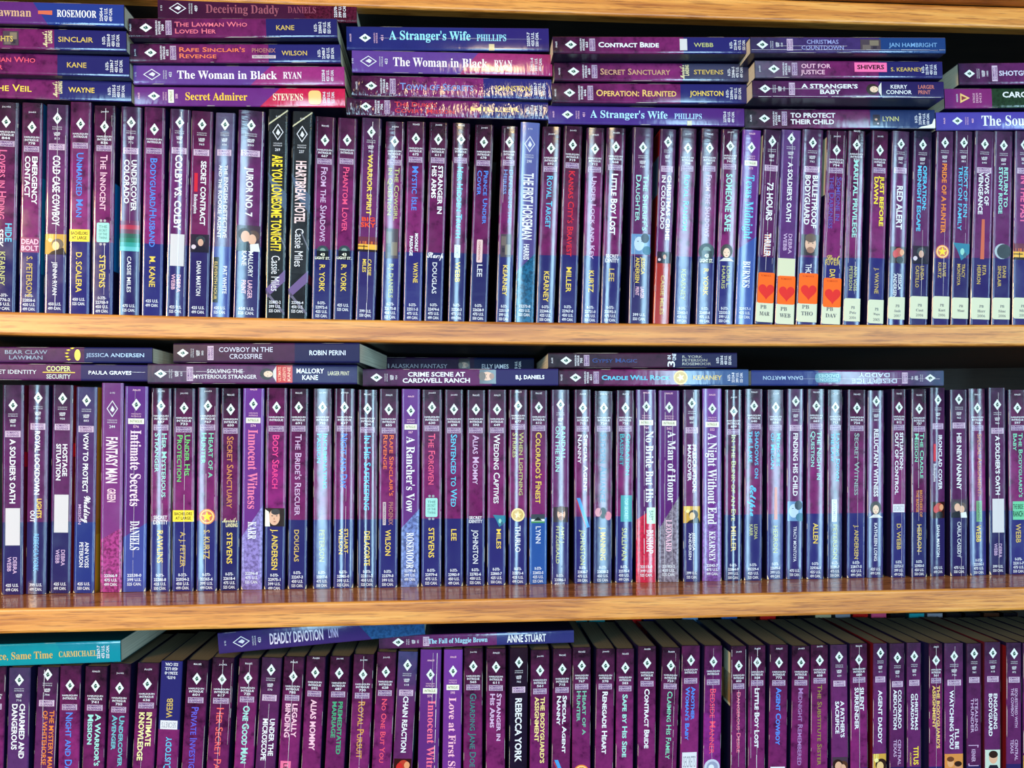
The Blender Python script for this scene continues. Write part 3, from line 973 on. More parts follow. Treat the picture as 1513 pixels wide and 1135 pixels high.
def dress(b, kind, ly, title, tr, tcol, st='s', au=None, ar=None, acol='y', ast='s', tcap=None, acap=None, tu=.5, aq=.5, num=None,
          pic=None, bad=None, cr=None, wear=1.0, chips=False, npr=None, col=None, numv=None, lp=None, tal='LEFT', aal='LEFT', pv=None, box=True):
    _n[0] += 1
    kd = KIND[kind]
    b.col.update(kd.get('col', {}))
    b.num.update(kd.get('num', {}))
    b.col.update(col or {})
    b.num.update(numv or {})
    b.dark = b.col['color_head']
    q = random.Random(_n[0] * 31)
    j = q.uniform(.9, 1.1)
    b.col = {k: tuple(min(255, int(c * j)) for c in v) for k, v in b.col.items()}
    if kind == 'K':
        P = Print(b, 'cover_pattern', 0)
        h_ = b.H
        P.poly([(0, .012), (1, 0), (1, .0012), (0, .0135)], (196, 190, 160))
        P.poly([(0, .052), (1, .070), (1, .085), (.35, .072)], (78, 92, 116))
        P.poly([(.55, h_ * .58), (.62, h_ * .58), (1, h_ * .66), (1, h_ * .675)], (110, 110, 124))
        P.poly([(0, h_ * .86), (1, h_ * .765), (1, h_ * .82), (.1, h_ * .90)], (112, 88, 136))
        P.poly([(0, h_ * .86), (.1, h_ * .89), (1, h_ * .985), (1, h_ * .97)], (104, 96, 118))
    if ly is not None:
        logo(b, {'K': 'E'}.get(kind, kind), b.px(ly), num or str(q.randint(560, 985)), box=box, room=b.px(tr[0]) - b.px(ly) if tr else 1.0)
    if title:
        P = Print(b, 'title', 3)
        nl = title.count('\n')
        cap = tcap or (.27 if nl else {'s': .36, 'b': .36, 'x': .56, 'r': .50, 'c': .4}[st])
        P.text(title, b.px(tr[0]), b.px(tr[1]), tcol, st, tu, cap * .9, al=tal)
    if au:
        P = Print(b, 'author', 3)
        nl = au.count('\n')
        cap = acap or (.20 if nl else (.30 if ast != 'r' else .42))
        P.text(au, b.px(ar[0]), b.px(ar[1]), acol, ast, aq, cap * .92, al=aal)
    if pic:
        picture(b, b.px(pic[1]), b.px(pic[2]), pic[0], *(pic[3:] or (0, 1)))
    for bd in ([bad] if bad and isinstance(bad[0], str) else bad or []):
        badge(b, b.px(bd[1]), b.px(bd[2]), bd[0])
    if lp:
        P = Print(b, 'large_print_note', 3)
        P.text('LARGER\nPRINT', b.px(lp[0]), b.px(lp[1]), 'q', 's', .5, .17)
    n = npr if npr is not None else {'A': 4, 'B': 2, 'C': 2, 'D': 3, 'E': 3, 'K': 3}[kind]
    if n:
        price(b, pv if pv is not None else b.H - (.0088 if kind == 'C' else .0132 if kind == 'B' else .0148), n)
    if cr:
        creases(b, [(u, b.px(a), b.px(c), w) for u, a, c, w in cr], _n[0])
    if wear:
        edge_wear(b, _n[0], wear, chips)


def U(row, tL, tR, bL, bR, yt, kind, ly, title, tr, tcol, st='s', hl=None, label=None, call=None, flip=False, dy=None, sides=(), **kw):
    """a paperback standing in a row: pixel edges near its head and near its tail"""
    q = random.Random(int(tL * 7 + yt))
    Y = dy if dy is not None else q.uniform(0.0, 0.0025)
    r0, r1 = REF[row]
    ct, cb = (tL + tR) / 2, (bL + bR) / 2
    cx = lambda y: ct + (cb - ct) * (y - r0) / (r1 - r0)
    head = at(cx(yt), yt, Y)
    yb = {1: 470, 2: 866, 3: yt + 292}[row]
    tx = at(cx(yb), yb, Y).x
    tail = Vector((tx, Y, {1: top1, 2: top2, 3: top3}[row](tx)))
    ym = (r0 + r1) / 2
    W = (at((tR + bR) / 2, ym, Y).x - at((tL + bL) / 2, ym, Y).x)
    lean = math.atan2(head.x - tail.x, head.z - tail.z)
    tail.z += W / 2 * abs(math.sin(lean)) + 0.00015
    ROWS[row].append(dict(tail=tail, head=head, W=W, Y=Y, hl=hl, yt=yt, kind=kind, ly=ly, title=title, tr=tr, tcol=tcol, st=st, label=label, call=call, flip=flip, sides=sides, kw=kw))


def settle(rows):
    for _ in range(3):
        for a, b in zip(rows, rows[1:]):
            for e in ('tail', 'head'):
                gap = (b[e].x - b['W'] / 2) - (a[e].x + a['W'] / 2)
                if gap < 0.00025:
                    d = 0.00025 - gap
                    a['W'] -= d / 2
                    b['W'] -= d / 2
                    a[e].x -= d / 4
                    b[e].x += d / 4


def finish(row):
    settle(ROWS[row])
    for s in ROWS[row]:
        tail, head = s['tail'], s['head']
        if s['flip']:
            tail, head = head, tail
        b = Book(tail, head, s['W'], s['Y'], hl=s['hl'], depth=0.094 if row == 3 else DEPTH)
        if row == 3 and not s['flip']:
            k_ = ROWS[row].index(s)
            gap = lambda a, c: max(0.0, min((c[e].x - c['W'] / 2) - (a[e].x + a['W'] / 2) for e in ('head', 'tail')))
            gl = gap(ROWS[row][k_ - 1], s) if k_ else 0.0
            gr = gap(s, ROWS[row][k_ + 1]) if k_ + 1 < len(ROWS[row]) else 0.0
            has = {d_[0] for d_ in s['sides']}
            b.swell = (0.0 if -1 in has else min(max(gl * .46 - .00035, 0), .003), 0.0 if 1 in has else min(max(gr * .46 - .00035, 0), .003))
        b.p_head, b.p_tail = project(Vector((head.x, s['Y'], head.z)))[1], project(Vector((tail.x, s['Y'], tail.z)))[1]
        kw = dict(s['kw'])
        if row == 3 and not s['flip']:
            kw.setdefault('npr', 0)
        if row == 2:
            kw.setdefault('chips', True)
        dress(b, s['kind'], s['ly'], s['title'], s['tr'], s['tcol'], s['st'], **kw)
        for side, a, c_, colr in s['sides']:
            pale = sum(colr) > 560
            b.sides.append((side, b.px(a), b.px(c_), colr, .0012, .018 if pale else .07, 'barcode_label' if pale and side < 0 else 'cover_art'))
        if s['call']:
            call_label(b, *s['call'])
        t_ = (s['title'] or '').replace('\n', ' ').lower().rstrip(':')
        tone = {'K': 'black', 'D': 'violet', 'E': 'plum'}.get(s['kind'], 'purple')
        lab = s['label'] or '%s paperback with %s title %s, %s' % (tone, colour_word(s['tcol']), t_, PLACE[row])
        b.props = dict(label=lab, category='book', group=GROUP[row])


def call_label(b, txt, y0, y1, heart=None, mid=None):
    """library call-number label wrapped on the tail, with or without the orange heart sticker above"""
    P = Print(b, 'call_number_label', 5, 'white library label')
    u0, u1 = .02, .985
    P.rrect(b.px(y0), b.px(y1), u0, u1, (214, 210, 182), .0018, 0, .45, 'ad')
    L = txt.split('\n')
    h = b.px(y1) - b.px(y0)
    if heart:
        T_ = Print(b, 'call_number', 6, under=P)
        T_.text(L[0], b.px(y1 - 25), b.px(y1 - 19.5), (96, 94, 98), 'r', .42, .17, up=True, lift=1)
        T_.text(L[1], b.px(y1 - 15.5), b.px(y1 - 9.5), (90, 88, 92), 'r', .5, .28, up=True, lift=1)
        Q = Print(b, 'genre_sticker', 8, 'orange sticker with a red heart')
        h0, h1 = heart
        Q.rrect(b.px(h0), b.px(h1), .06, .98, 'O', .0016, 0, .5)
        H_ = Print(b, 'heart', 9, 'red heart', under=Q)
        H_.heart(b.px(h0 + (h1 - h0) * .60), .54, .0070, (224, 24, 4), 1)
        Q.text('ROMANCE', b.px(h0 + 3), b.px(h0 + 6), (196, 70, 20), 's', .5, .27, up=True, lift=1)
    else:
        T_ = Print(b, 'call_number', 6, under=P)
        for i, t_ in enumerate(L):
            T_.text(t_, b.px(y0) + h * (.34 + .22 * i), b.px(y0) + h * (.34 + .22 * i) + h * .12, (112, 112, 116), 'r', .54, .11 if i == 0 else .2, up=True, lift=1)
    if mid:
        R = Print(b, 'blank_sticker', 4, 'cream sticker above the call label')
        R.rect(b.px(mid[0]), b.px(mid[1]), .04, .93, (214, 206, 174), 0, .45)


def FLAT(xl, xr, ys, Y, kind, lx, title, tr, tcol, st='s', label='', group='', yaw=0.0, flip=False, snap=None, depth=DEPTH, **kw):
    """a paperback lying flat, spine out: pixel ends and the four edge heights (top-left, bottom-left, top-right, bottom-right)"""
    tl, bl, tr_, br = ys
    L, R = at(xl, (tl + bl) / 2, Y), at(xr, (tr_ + br) / 2, Y)
    W = (at(xl, tl, Y).z - at(xl, bl, Y).z + at(xr, tr_, Y).z - at(xr, br, Y).z) / 2 - 0.0003
    if snap is not None:                    # rest on the book below
        dz = snap + W / 2 + .0003
        tilt = (R.z - L.z)
        L.z, R.z = dz - tilt / 2 + abs(tilt) / 2, dz + tilt / 2 + abs(tilt) / 2
    tail, head = (L, R) if flip else (R, L)
    b = Book(tail, head, W, Y, yaw=yaw, depth=depth)
    b.p_head, b.p_tail = (xr, xl) if flip else (xl, xr)
    kw.setdefault('wear', .6)
    kw.setdefault('pv', b.H - .0185)
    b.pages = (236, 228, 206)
    dress(b, kind, lx, title, tr, tcol, st, **kw)
    b.props = dict(label=label, category='book', group=group)
    b.topz = max(L.z, R.z) + W / 2
    return b

# ------------------------------------------------------------------ upper row
R1 = 1
U(R1, -9, 27, -14, 22, 151, 'A', 180, 'Lovers in Hiding', (222, 324), 'p', au='KEARNEY', ar=(372, 422), acol='i', bad=('hide', 330, 366), num='844', acap=.26, aq=.45, tu=.4, label='purple paperback with a hide and seek badge, first at the upper row\'s end')
U(R1, 31.2, 63.5, 28.3, 57.4, 152, 'A', 188, 'EMERGENCY\nCONTACT', (231, 302), 'w', 'b', au='S. PETERSON', ar=(379, 438), acol='g', bad=('deadbolt', 351, 373), num='778', wear=.7, col=dict(color_side=(20, 70, 110)), sides=[(1, 262, 404, (24, 120, 160))])
U(R1, 68.2, 101, 64.8, 96.5, 154.6, 'C', 175, 'COLD CASE COWBOY', (230, 334), 'w', 'b', au='JENNA RYAN', ar=(387, 436), acol='w', acap=.22, pic=('gold', 346, 376), cr=[(.52, 160, 458, .5), (.9, 200, 380, .25)], wear=2)
U(R1, 103.6, 134.3, 100, 132, 150.7, 'B', 183, 'Unmarked Man', (226, 321), 'b', au='D. SCALERA', ar=(373, 432), bad=('bachelors', 339, 357), wear=.5)
U(R1, 138, 170.5, 134.8, 166, 156, 'A', 187, 'The Innocent', (229, 311), 'q', au='STEVENS', ar=(377, 425), bad=('tag', 329, 358), cr=[(.55, 160, 220, .4), (.6, 360, 460, .35), (.85, 170, 440, .2)], wear=2, sides=[(1, 270, 400, (30, 120, 190))])
U(R1, 178.5, 208.9, 175, 205, 157.8, 'C', 181, 'UNDERCOVER\nCOLORADO', (236, 312), 'w', 'b', hl=(.12, 9), au='CASSIE MILES', ar=(379, 432), acol='w', acap=.2, pic=('bands', 326, 371), cr=[(.5, 180, 330, .3)])
U(R1, 212.8, 243.2, 208.9, 239.3, 158.6, 'B', 191, 'Bodyguard/Husband', (234, 365), 'b', au='M. KANE', ar=(379, 424), wear=.6)
U(R1, 250.6, 280.2, 244.5, 273.6, 161.3, 'C', 181, 'COLBY VS. COLBY', (229, 340), 'w', 'b', hl=(.05, 14), au='DEBRA\nWEBB', ar=(405, 432), acol='q', bad=('sticker', 346, 393), cr=[(.58, 165, 460, .5), (.9, 180, 440, .25)], wear=2.5, label='purple paperback with a white blank sticker and cracked spine, upper row')
U(R1, 282.4, 314.6, 277, 308, 164.4, 'C', 184, 'SECRET CONTRACT', (238, 333), 'w', 'b', au='DANA MARTON', ar=(386, 437), acol='w', acap=.22, tu=.62, tcap=.26, bad=('redbar', 256, 316), pic=('dark', 345, 373), col=dict(color_middle=(112, 34, 84), color_head=(70, 30, 60)), sides=[(1, 250, 300, (150, 40, 60))])
U(R1, 317.8, 346.9, 309.9, 339.2, 166.6, 'C', 184, 'the ENGLISH DETECTIVE\nand the ROOKIE AGENT', (244, 352), 'w', 's', tcap=.22, hl=(.5, 5), au='PAT WHITE', ar=(393, 434), acol='w', aq=.72, acap=.22, bad=('black', 380, 447), col=dict(color_head=(84, 74, 100), color_middle=(92, 72, 112), color_tail=(62, 70, 140)), label='greyish purple paperback about the english detective and the rookie agent, upper row')
U(R1, 351.1, 390.7, 345, 382, 163.1, 'C', 185, 'JUROR NO. 7', (247, 320), 'w', 'b', hl=(.22, 6), au='MALLORY\nKANE', ar=(371, 409), acol='w', acap=.19, pic=('couple', 333, 371), lp=(414, 441), tcap=.28, wear=1.5)
U(R1, 396.4, 425, 391, 421, 161.3, 'K', 195, 'ARE YOU LONESOME TONIGHT?', (229, 371), 'Y', 'x', au='Cassie Miles', ar=(378, 430), acol='w', ast='t', acap=.46, num='269', label='black paperback with yellow title asking are you lonesome tonight, upper row')
U(R1, 431.6, 461.4, 424.4, 454, 164.4, 'K', 198, 'HEARTBREAK HOTEL', (238, 330), (244, 208, 210), 'x', au='Cassie Miles', ar=(338, 394), acol='w', ast='t', acap=.46, num='237', label='black paperback with pale title heartbreak hotel, upper row', col=dict(color_side=(14, 50, 70)), sides=[(1, 310, 405, (20, 84, 130)), (1, 405, 418, (190, 60, 90))])
U(R1, 466, 495, 460.6, 489, 172.4, 'A', 207, 'From the Shadows', (247, 357), 'l', au='R. YORK', ar=(391, 431), bad=('light', 363, 384), num='667', wear=.5, label='unworn purple paperback titled from the shadows, just beyond the two black spines')
U(R1, 499.5, 527.3, 492.4, 520.6, 174.5, 'B', 207, 'Phantom Lover', (247, 342), 's', au='R. YORK', ar=(391, 431), bad=('light', 363, 384), wear=.5)
U(R1, 534.7, 563.2, 525.4, 554.5, 174.5, 'C', 195, 'WARRIOR SPIRIT', (228, 318), 'y', 'b', au='CASSIE\nMILES', ar=(383, 407), acol='y', pic=('sunset', 350, 372), bad=('bigsky', 321, 336), cr=[(.56, 180, 470, .55), (.92, 200, 400, .25)], tcap=.26, wear=2)
U(R1, 569.6, 598, 563, 590, 179.8, 'A', 209, 'The Cowgirl\nin Question', (248, 326), 'i', hl=(.36, 7), au='B.J. DANIELS', ar=(390, 440), acol='i', acap=.25, cr=[(.9, 190, 460, .3), (.5, 185, 250, .3)], wear=2, pic=('grey', 338, 382), num='701')
U(R1, 600.8, 629, 596.3, 622.7, 179.8, 'A', 205, 'Mystic Isle', (246, 311), 'b', au='WAYNE', ar=(388, 418), bad=('passion', 345, 378), num='675', aq=.62, acap=.26)
U(R1, 633.8, 662.4, 627.7, 653.6, 181, 'A', 206, 'STRANGER IN\nHIS ARMS', (245, 316), 'w', 'b', au='DOUGLAS', ar=(388, 434), acol='S', bad=('stamp', 373, 385), num='611', acap=.26)
U(R1, 668.7, 695.1, 662.4, 686.7, 182, 'A', 206, 'Her Hidden Truth', (247, 352), 'c', hl=(.46, 9), au='WEBB', ar=(387, 417), num='697', bad=('whitebox', 362, 381), wear=1.5)
U(R1, 701.2, 730.3, 694.6, 719, 184.3, 'A', 210, 'Prince Under\nCover', (252, 331), 'b', au='LEE', ar=(391, 409), acol='S', bad=('conf', 354, 388), num='678', label='purple paperback with blue two-line title and a pink confidential stamp, upper row', wear=1.4)
U(R1, 742, 764.7, 732.5, 756.7, 186.4, 'A', 210, 'Defending the\nHeiress', (251, 330), (120, 150, 210), hl=(.72, 9), au='KEARNEY', ar=(392, 437), pic=('grey', 346, 380), wear=2, cr=[(.2, 190, 300, .3)], label='purple paperback with faint blue title, right against the pale blue spine')
U(R1, 768.7, 798.3, 761.3, 788.6, 181, 'E', 213, 'THE FIRST HORSEMAN', (256, 354), 'w', 'x', hl=(.08, 6), au='HARRIS', ar=(361, 384), acol='w', ast='x', num='298', col=dict(color_head=(98, 106, 166), color_middle=(84, 58, 122), color_tail=(34, 92, 126)), numv=dict(fade_end=.75, split=.70, slant=-.1), label='pale blue paperback titled the first horseman with teal foot, upper row')
U(R1, 801.5, 829.3, 793, 818.7, 187, 'A', 219, 'Royal Target', (260, 337), 'c', hl=(.85, 9), au='KEARNEY', ar=(401, 446), num='692', wear=1.2)
U(R1, 833.2, 861, 825.6, 852, 186.4, 'A', 214, "Kansas City's Bravest", (253, 379), 'r', au='MILLER', ar=(395, 432), num='719', col=dict(color_middle=(112, 40, 76)), cr=[(.06, 280, 380, .3)], wear=1.5, label="purple paperback with long bright red title, upper row")
U(R1, 866.5, 894, 860, 884.3, 189, 'A', 220, 'Under Lock and Key', (261, 383), 'l', hl=(.28, 8), au='KURTZ', ar=(400, 432), num='712', tcap=.3)
U(R1, 897.5, 924.4, 887.4, 916, 189, 'A', 217, 'Little Boy Lost', (257, 347), 'w', 'b', au='LEE', ar=(397, 416), acol='g', bad=('identity', 376, 388), num='568', wear=1.6, hl=(.95, 12))
U(R1, 934, 967.5, 930.5, 958.3, 188.5, 'C', 218, "The Sheriff's\nDaughter", (258, 341), 'm', hl=(.74, 8), au='JESSICA\nANDERSEN', ar=(380, 418), acol='y', pic=('blue', 346, 376), lp=(424, 441), cr=[(.22, 350, 440, .3)], wear=1.3)
U(R1, 975.5, 1000, 966.2, 988.7, 191, 'C', 210, 'CHRISTMAS CRIME\nIN COLORADO', (259, 355), 'w', 'b', hl=(.7, 6), au='CASSIE MILES', ar=(407, 465), acol='g', acap=.24, pic=('dark', 371, 389), col=dict(color_tail=(158, 44, 40), color_side=(120, 26, 26)), npr=0, wear=1.6, cr=[(.62, 200, 470, .3)], sides=[(-1, 230, 288, (90, 104, 130)), (-1, 288, 470, (146, 36, 36))])
U(R1, 1004.5, 1030.2, 996, 1020, 189.6, 'A', 219, 'Royal Ransom', (259, 341), 'c', hl=(.45, 3), au='KEARNEY', ar=(398, 444), num='708', acol='i')
U(R1, 1036.3, 1062.7, 1029, 1053.5, 190, 'A', 219, 'From the Shadows', (259, 350), 'l', hl=(.35, 4), au='R. YORK', ar=(397, 437), bad=('light', 360, 389), num='667', wear=1.5, label='washed-out purple paperback titled from the shadows, far along the upper row')
U(R1, 1066.7, 1093.6, 1058.2, 1083, 191, 'A', 216, 'SOMEONE SAFE', (257, 342), 'm', 'b', hl=(.78, 8), au='LORI L.\nHARRIS', ar=(393, 427), acol='i', pic=('woman', 361, 386), wear=2.2, cr=[(.15, 200, 460, .3), (.5, 195, 240, .3)])
U(R1, 1098.4, 1124.8, 1086.5, 1114, 192, 'D', 218, 'Texas Midnight', (259, 354), 'c', 'r', hl=(.3, 7), au='BURNES', ar=(386, 425), acol='w', ast='r', num='573', col=dict(color_tail=(64, 84, 156)), numv=dict(split=.58), wear=.8)
hz = dict(npr=0, wear=1.8)
U(R1, 1129.4, 1154.8, 1115.6, 1143.4, 192, 'C', 209, '72 HOURS', (270, 326), 'w', 'b', bad=('thriller', 345, 379), call=('PB\nMAR', 446, 476, (403, 448)), cr=[(.45, 200, 400, .4), (.8, 210, 390, .3), (.2, 250, 380, .3)], label='purple paperback titled 72 hours with orange heart sticker, upper row', **hz, sides=[(-1, 200, 287, (226, 218, 186))])
U(R1, 1156.6, 1183, 1144.7, 1175, 192, 'C', 205, "A SOLDIER'S OATH", (240, 328), 'w', 'b', tcap=.26, au='DEBRA\nWEBB', ar=(345, 375), acol='l', call=('PB\nWEB', 449, 479, (408, 450), (382, 409)), cr=[(.55, 195, 250, .3)], col=dict(color_tail=(86, 50, 110), color_head=(90, 60, 110), color_middle=(92, 50, 108)), label="purple paperback titled a soldier's oath with an orange heart sticker on its tail", **hz)
U(R1, 1187, 1216.6, 1176.4, 1208, 191.5, 'C', 211, 'BULLETPROOF\nBODYGUARD', (259, 337), 'w', 'b', hl=(.92, 8), au='THOM', ar=(390, 412), acol='w', call=('PB\nTHO', 448, 476, (404, 449)), pic=('skin', 345, 379), label='purple paperback titled bulletproof bodyguard with a faded heart sticker, upper row', **hz)
U(R1, 1224, 1251, 1213, 1243, 193, 'A', 222, 'Someone in\nthe Darkness', (261, 338), (96, 84, 168), au='DAVIS', ar=(398, 420), bad=('gold', 377, 392), call=('PB\nDAV', 449, 479, (411, 454)), cr=[(.15, 200, 420, .3), (.85, 200, 420, .3), (.5, 195, 330, .25)], label='purple paperback with dim blue title above the last of four heart stickers', **hz, sides=[(-1, 203, 288, (226, 218, 186))])
U(R1, 1255.8, 1277.4, 1244.7, 1273, 193.5, 'A', 214, 'MARITAL PRIVILEGE', (237, 351), 'm', 'b', hl=(.85, 8), au='ANN VOSS\nPETERSON', ar=(393, 430), acol='i', call=('PB\nPete\n2006', 441, 475), tcap=.28, cr=[(.6, 200, 440, .35), (.2, 260, 440, .25)], **hz)
U(R1, 1289.6, 1313, 1281, 1307, 193.5, 'A', 222, 'JUST BEFORE\nDAWN', (260, 334), 'Y', 'b', au='J. WAYNE', ar=(396, 434), acol='g', acap=.26, call=('PB\nWayn\n2005', 443, 478), num='882', **hz)
U(R1, 1320.5, 1343.5, 1310, 1339, 194, 'C', 213, 'RED ALERT', (275, 339), 'w', 'b', hl=(.16, 9), au='JESSICA\nANDERSEN', ar=(404, 440), acol='w', pic=('red', 362, 389), call=('PB\nAnde\n2007', 439, 472), **hz)
U(R1, 1351, 1377.4, 1343, 1371.6, 194, 'C', 214, 'OPERATION:\nMIDNIGHT ESCAPE', (245, 342), 'c', 'b', tcap=.22, au='LINDA\nCASTILLO', ar=(393, 425), acol='g', pic=('dark', 362, 390), call=('PB\nCast\n2006', 438, 471), cr=[(.6, 340, 440, .3)], col=dict(color_head=(30, 26, 48)), **hz)
U(R1, 1385, 1409, 1376, 1404, 194, 'C', 211, 'PRIDE OF A HUNTER', (242, 345), 'o', 'b', tcap=.28, au='SYLVIE\nKURTZ', ar=(388, 411), acol='g', bad=('star', 362, 382), call=('PB\nKurt\n2006', 438, 471), cr=[(.6, 340, 450, .3)], **hz)
U(R1, 1412.5, 1436.9, 1405, 1431.6, 194, 'C', 211, 'NEXT OF KIN\nTRISTON FAMILY', (246, 341), 'c', 's', tcap=.24, au='TRACY\nMONTOYA', ar=(390, 422), acol='g', pic=('teal', 359, 385), call=('PB\nMont', 440, 471), cr=[(.7, 200, 360, .25)], **hz)
U(R1, 1442, 1470, 1434, 1463, 194, 'C', 213, 'VOWS OF\nVENGEANCE', (255, 317), 'w', 'b', tcap=.24, au='RITA\nHERRON', ar=(392, 420), acol='g', pic=('streak', 324, 383), call=('PB\nHerr\n2006', 440, 472), **hz)
U(R1, 1471.8, 1495.8, 1465, 1493.7, 194, 'C', 215, 'RETURN TO\nSTONY RIDGE', (247, 316), 'm', 'b', tcap=.22, au='DANI\nSINCLAIR', ar=(393, 424), acol='g', pic=('moon', 359, 384), call=('PB\nSinc\n2006', 440, 472), **hz)
U(R1, 1500, 1528, 1496.3, 1524, 194, 'C', 214, 'IN THE PAST', (260, 330), 'p', 'b', pic=('sunset', 360, 384), call=('PB\nMile\n2006', 440, 471), label='purple paperback cut by the frame, last on the upper shelf', **hz)

# ------------------------------------------------------------------ middle row
R2 = 2
U(R2, 3, 35.7, 2.6, 33, 569, 'C', 599, "A SOLDIER'S OATH", (649, 744), 'w', 'b', tcap=.28, au='DEBRA\nWEBB', ar=(823, 848), acol='l', bad=('sticker', 751, 806), label="purple paperback titled a soldier's oath with blank sticker, starting the middle row", col=dict(color_side=(110, 20, 40)), sides=[(1, 668, 690, (200, 24, 44))])
U(R2, 40, 72.7, 37.8, 67.4, 569, 'C', 588, 'ROYAL LOCKDOWN', (637, 731), 'w', 'b', tcap=.26, au='REBECCA YORK', ar=(789, 844), acol='L', bad=('lights', 737, 772), acap=.26, hl=(.98, 12))
U(R2, 76.7, 108.4, 73.2, 103.6, 569, 'C', 589, 'HOSTAGE\nSITUATION', (656, 710), 'w', 'b', au='DEBRA\nWEBB', ar=(812, 836), acol='l', bad=('sticker', 731, 787), tcap=.24, col=dict(color_side=(110, 20, 40)), sides=[(1, 655, 675, (200, 24, 44))])
U(R2, 111.6, 144, 107.9, 138.8, 572, 'C', 592, 'VOW TO PROTECT', (640, 728), 'w', 'b', au='ANN VOSS\nPETERSON', ar=(801, 839), acol='w', bad=('wedding', 733, 775), tcap=.26, col=dict(color_head=(62, 56, 96), color_middle=(80, 44, 96), color_tail=(40, 48, 116), color_side=(196, 120, 30)), sides=[(1, 680, 768, (206, 120, 50)), (1, 790, 874, (226, 150, 40))])
U(R2, 149.4, 182.4, 146.7, 179.8, 566, 'E', 604, 'FANTASY MAN', (646, 714), (240, 216, 226), 'x', au='GREEN', ar=(722, 742), acol=(240, 200, 210), ast='x', acap=.4, num='244')
U(R2, 184.3, 218, 181, 214.7, 571, 'D', 598, 'Intimate Secrets', (636, 748), (246, 212, 226), 'r', au='DANIELS', ar=(770, 813), acol='w', ast='r', num='576', col=dict(color_tail=(72, 78, 158)), cr=[(.45, 576, 860, .25)])
U(R2, 222.9, 253.3, 221.5, 251, 574, 'A', 600, 'Her Mysterious\nStranger', (640, 735), 'm', hl=(.42, 10), au='RAWLINS', ar=(784, 832), bad=('identity', 762, 775), num='587', wear=3, cr=[(.08, 580, 870, .35), (.6, 640, 870, .35), (.97, 600, 870, .3)], sides=[(1, 680, 868, (190, 180, 150))])
U(R2, 256.4, 287.6, 253.3, 286, 574, 'A', 603, 'Under His\nProtection', (643, 712), (110, 196, 110), au='A. J. FETZER', ar=(786, 838), acol='g', bad=('bachelors', 754, 771), num='733', cr=[(.55, 640, 870, .35)], acap=.25)
U(R2, 291.6, 323, 289.5, 320.4, 573, 'A', 600, 'Heart of a\nHunter', (640, 706), 'n', hl=(.20, 7), au='S. KURTZ', ar=(783, 826), acol='g', bad=('star', 752, 775), num='767', cr=[(.45, 700, 870, .3), (.85, 600, 760, .25)], wear=1.4)
U(R2, 326.5, 355.6, 324.4, 353, 574, 'A', 605, 'Secret Sanctuary', (645, 751), (206, 130, 84), au='STEVENS', ar=(787, 833), bad=('script', 765, 779), num='650', wear=2.2)
U(R2, 359, 390, 355.6, 387.3, 574, 'D', 597, 'Innocent Witness', (635, 752), (236, 122, 160), 'r', au='KARR', ar=(771, 797), acol='w', ast='r', num='574', col=dict(color_tail=(128, 112, 170)), numv=dict(split=.66, slant=-.16, fleck=.8), wear=.4)
U(R2, 393.7, 423.6, 389.3, 421, 573.5, 'B', 602, 'Body Search', (643, 722), (238, 70, 140), au='J. ANDERSEN', ar=(782, 842), pic=('face', 751, 778), npr=4, col=dict(color_middle=(132, 36, 108), color_head=(80, 30, 64)))
U(R2, 427.6, 455.3, 424.4, 453.5, 574.5, 'A', 602, "The Bride's Rescuer", (642, 762), 'l', au='DOUGLAS', ar=(783, 830), acol='g', num='691', acap=.26, aq=.45)
U(R2, 463.5, 489.7, 462, 489, 574.5, 'A', 602, 'Incriminating\nPassion', (641, 722), 'c', hl=(.5, 3.4), au='PETERSON', ar=(783, 830), acol='i', num='752')
U(R2, 494.2, 524, 491.6, 522.2, 574.5, 'A', 602, 'Night and Day', (641, 722), 'b', au='STUART\nWILSON', ar=(781, 819), acol='y', num='637', cr=[(.6, 580, 870, .3)], wear=2, hl=(.4, 16))
U(R2, 528.6, 557.7, 527.5, 556.6, 576, 'A', 604, 'In His Safekeeping', (644, 754), 'c', au='DELACORTE', ar=(785, 836), num='704', wear=5, hl=(.42, 22))
U(R2, 560.3, 588.9, 559, 586.7, 575, 'A', 605, "Rafe Sinclair's\nRevenge", (643, 733), (234, 112, 70), au='WILSON', ar=(783, 821), bad=('brother', 742, 776), num='655', label='purple paperback with orange two-line title and a boxed series badge, middle row', wear=1.4, tcap=.25)
U(R2, 593.6, 620.6, 592, 619, 575, 'D', 607, "A Rancher's Vow", (645, 757), 'w', 'r', au='ROSEMOOR', ar=(787, 840), acol='w', ast='r', num='567', col=dict(color_tail=(110, 124, 180)), numv=dict(split=.655, slant=-.10, fleck=1), wear=.4)
U(R2, 623.8, 652.8, 622, 652.3, 576, 'A', 602, 'The Forgiven', (641, 716), (232, 92, 130), au='STEVENS', ar=(780, 824), bad=('tag', 736, 764), num='630', cr=[(.96, 590, 860, .3)], wear=.6, col=dict(color_side=(30, 90, 120)))
U(R2, 657, 684.6, 657, 684, 576, 'A', 605, 'Sentenced to Wed', (642, 749), 'c', au='LEE', ar=(782, 799), num='698', wear=.6)
U(R2, 689.8, 717, 688.5, 716.3, 576.5, 'A', 605, 'Alias Mommy', (643, 716), 'l', au='JOHNSTON', ar=(783, 833), acol='S', bad=('identity', 763, 773), num='592', wear=.6)
U(R2, 721, 748, 719.7, 747, 576, 'A', 605, 'Wedding Captives', (642, 744), 'w', au='MILES', ar=(782, 811), pic=('teal', 761, 779, .3, 1), num='649', wear=1.2, aq=.62, acap=.26)
U(R2, 752.2, 779.2, 751.5, 778.7, 576, 'A', 600, 'When Lightning\nStrikes', (639, 732), 'i', au='THURLO', ar=(777, 816), acol='S', bad=('sun', 751, 771), num='677', hl=(1.0, 14))
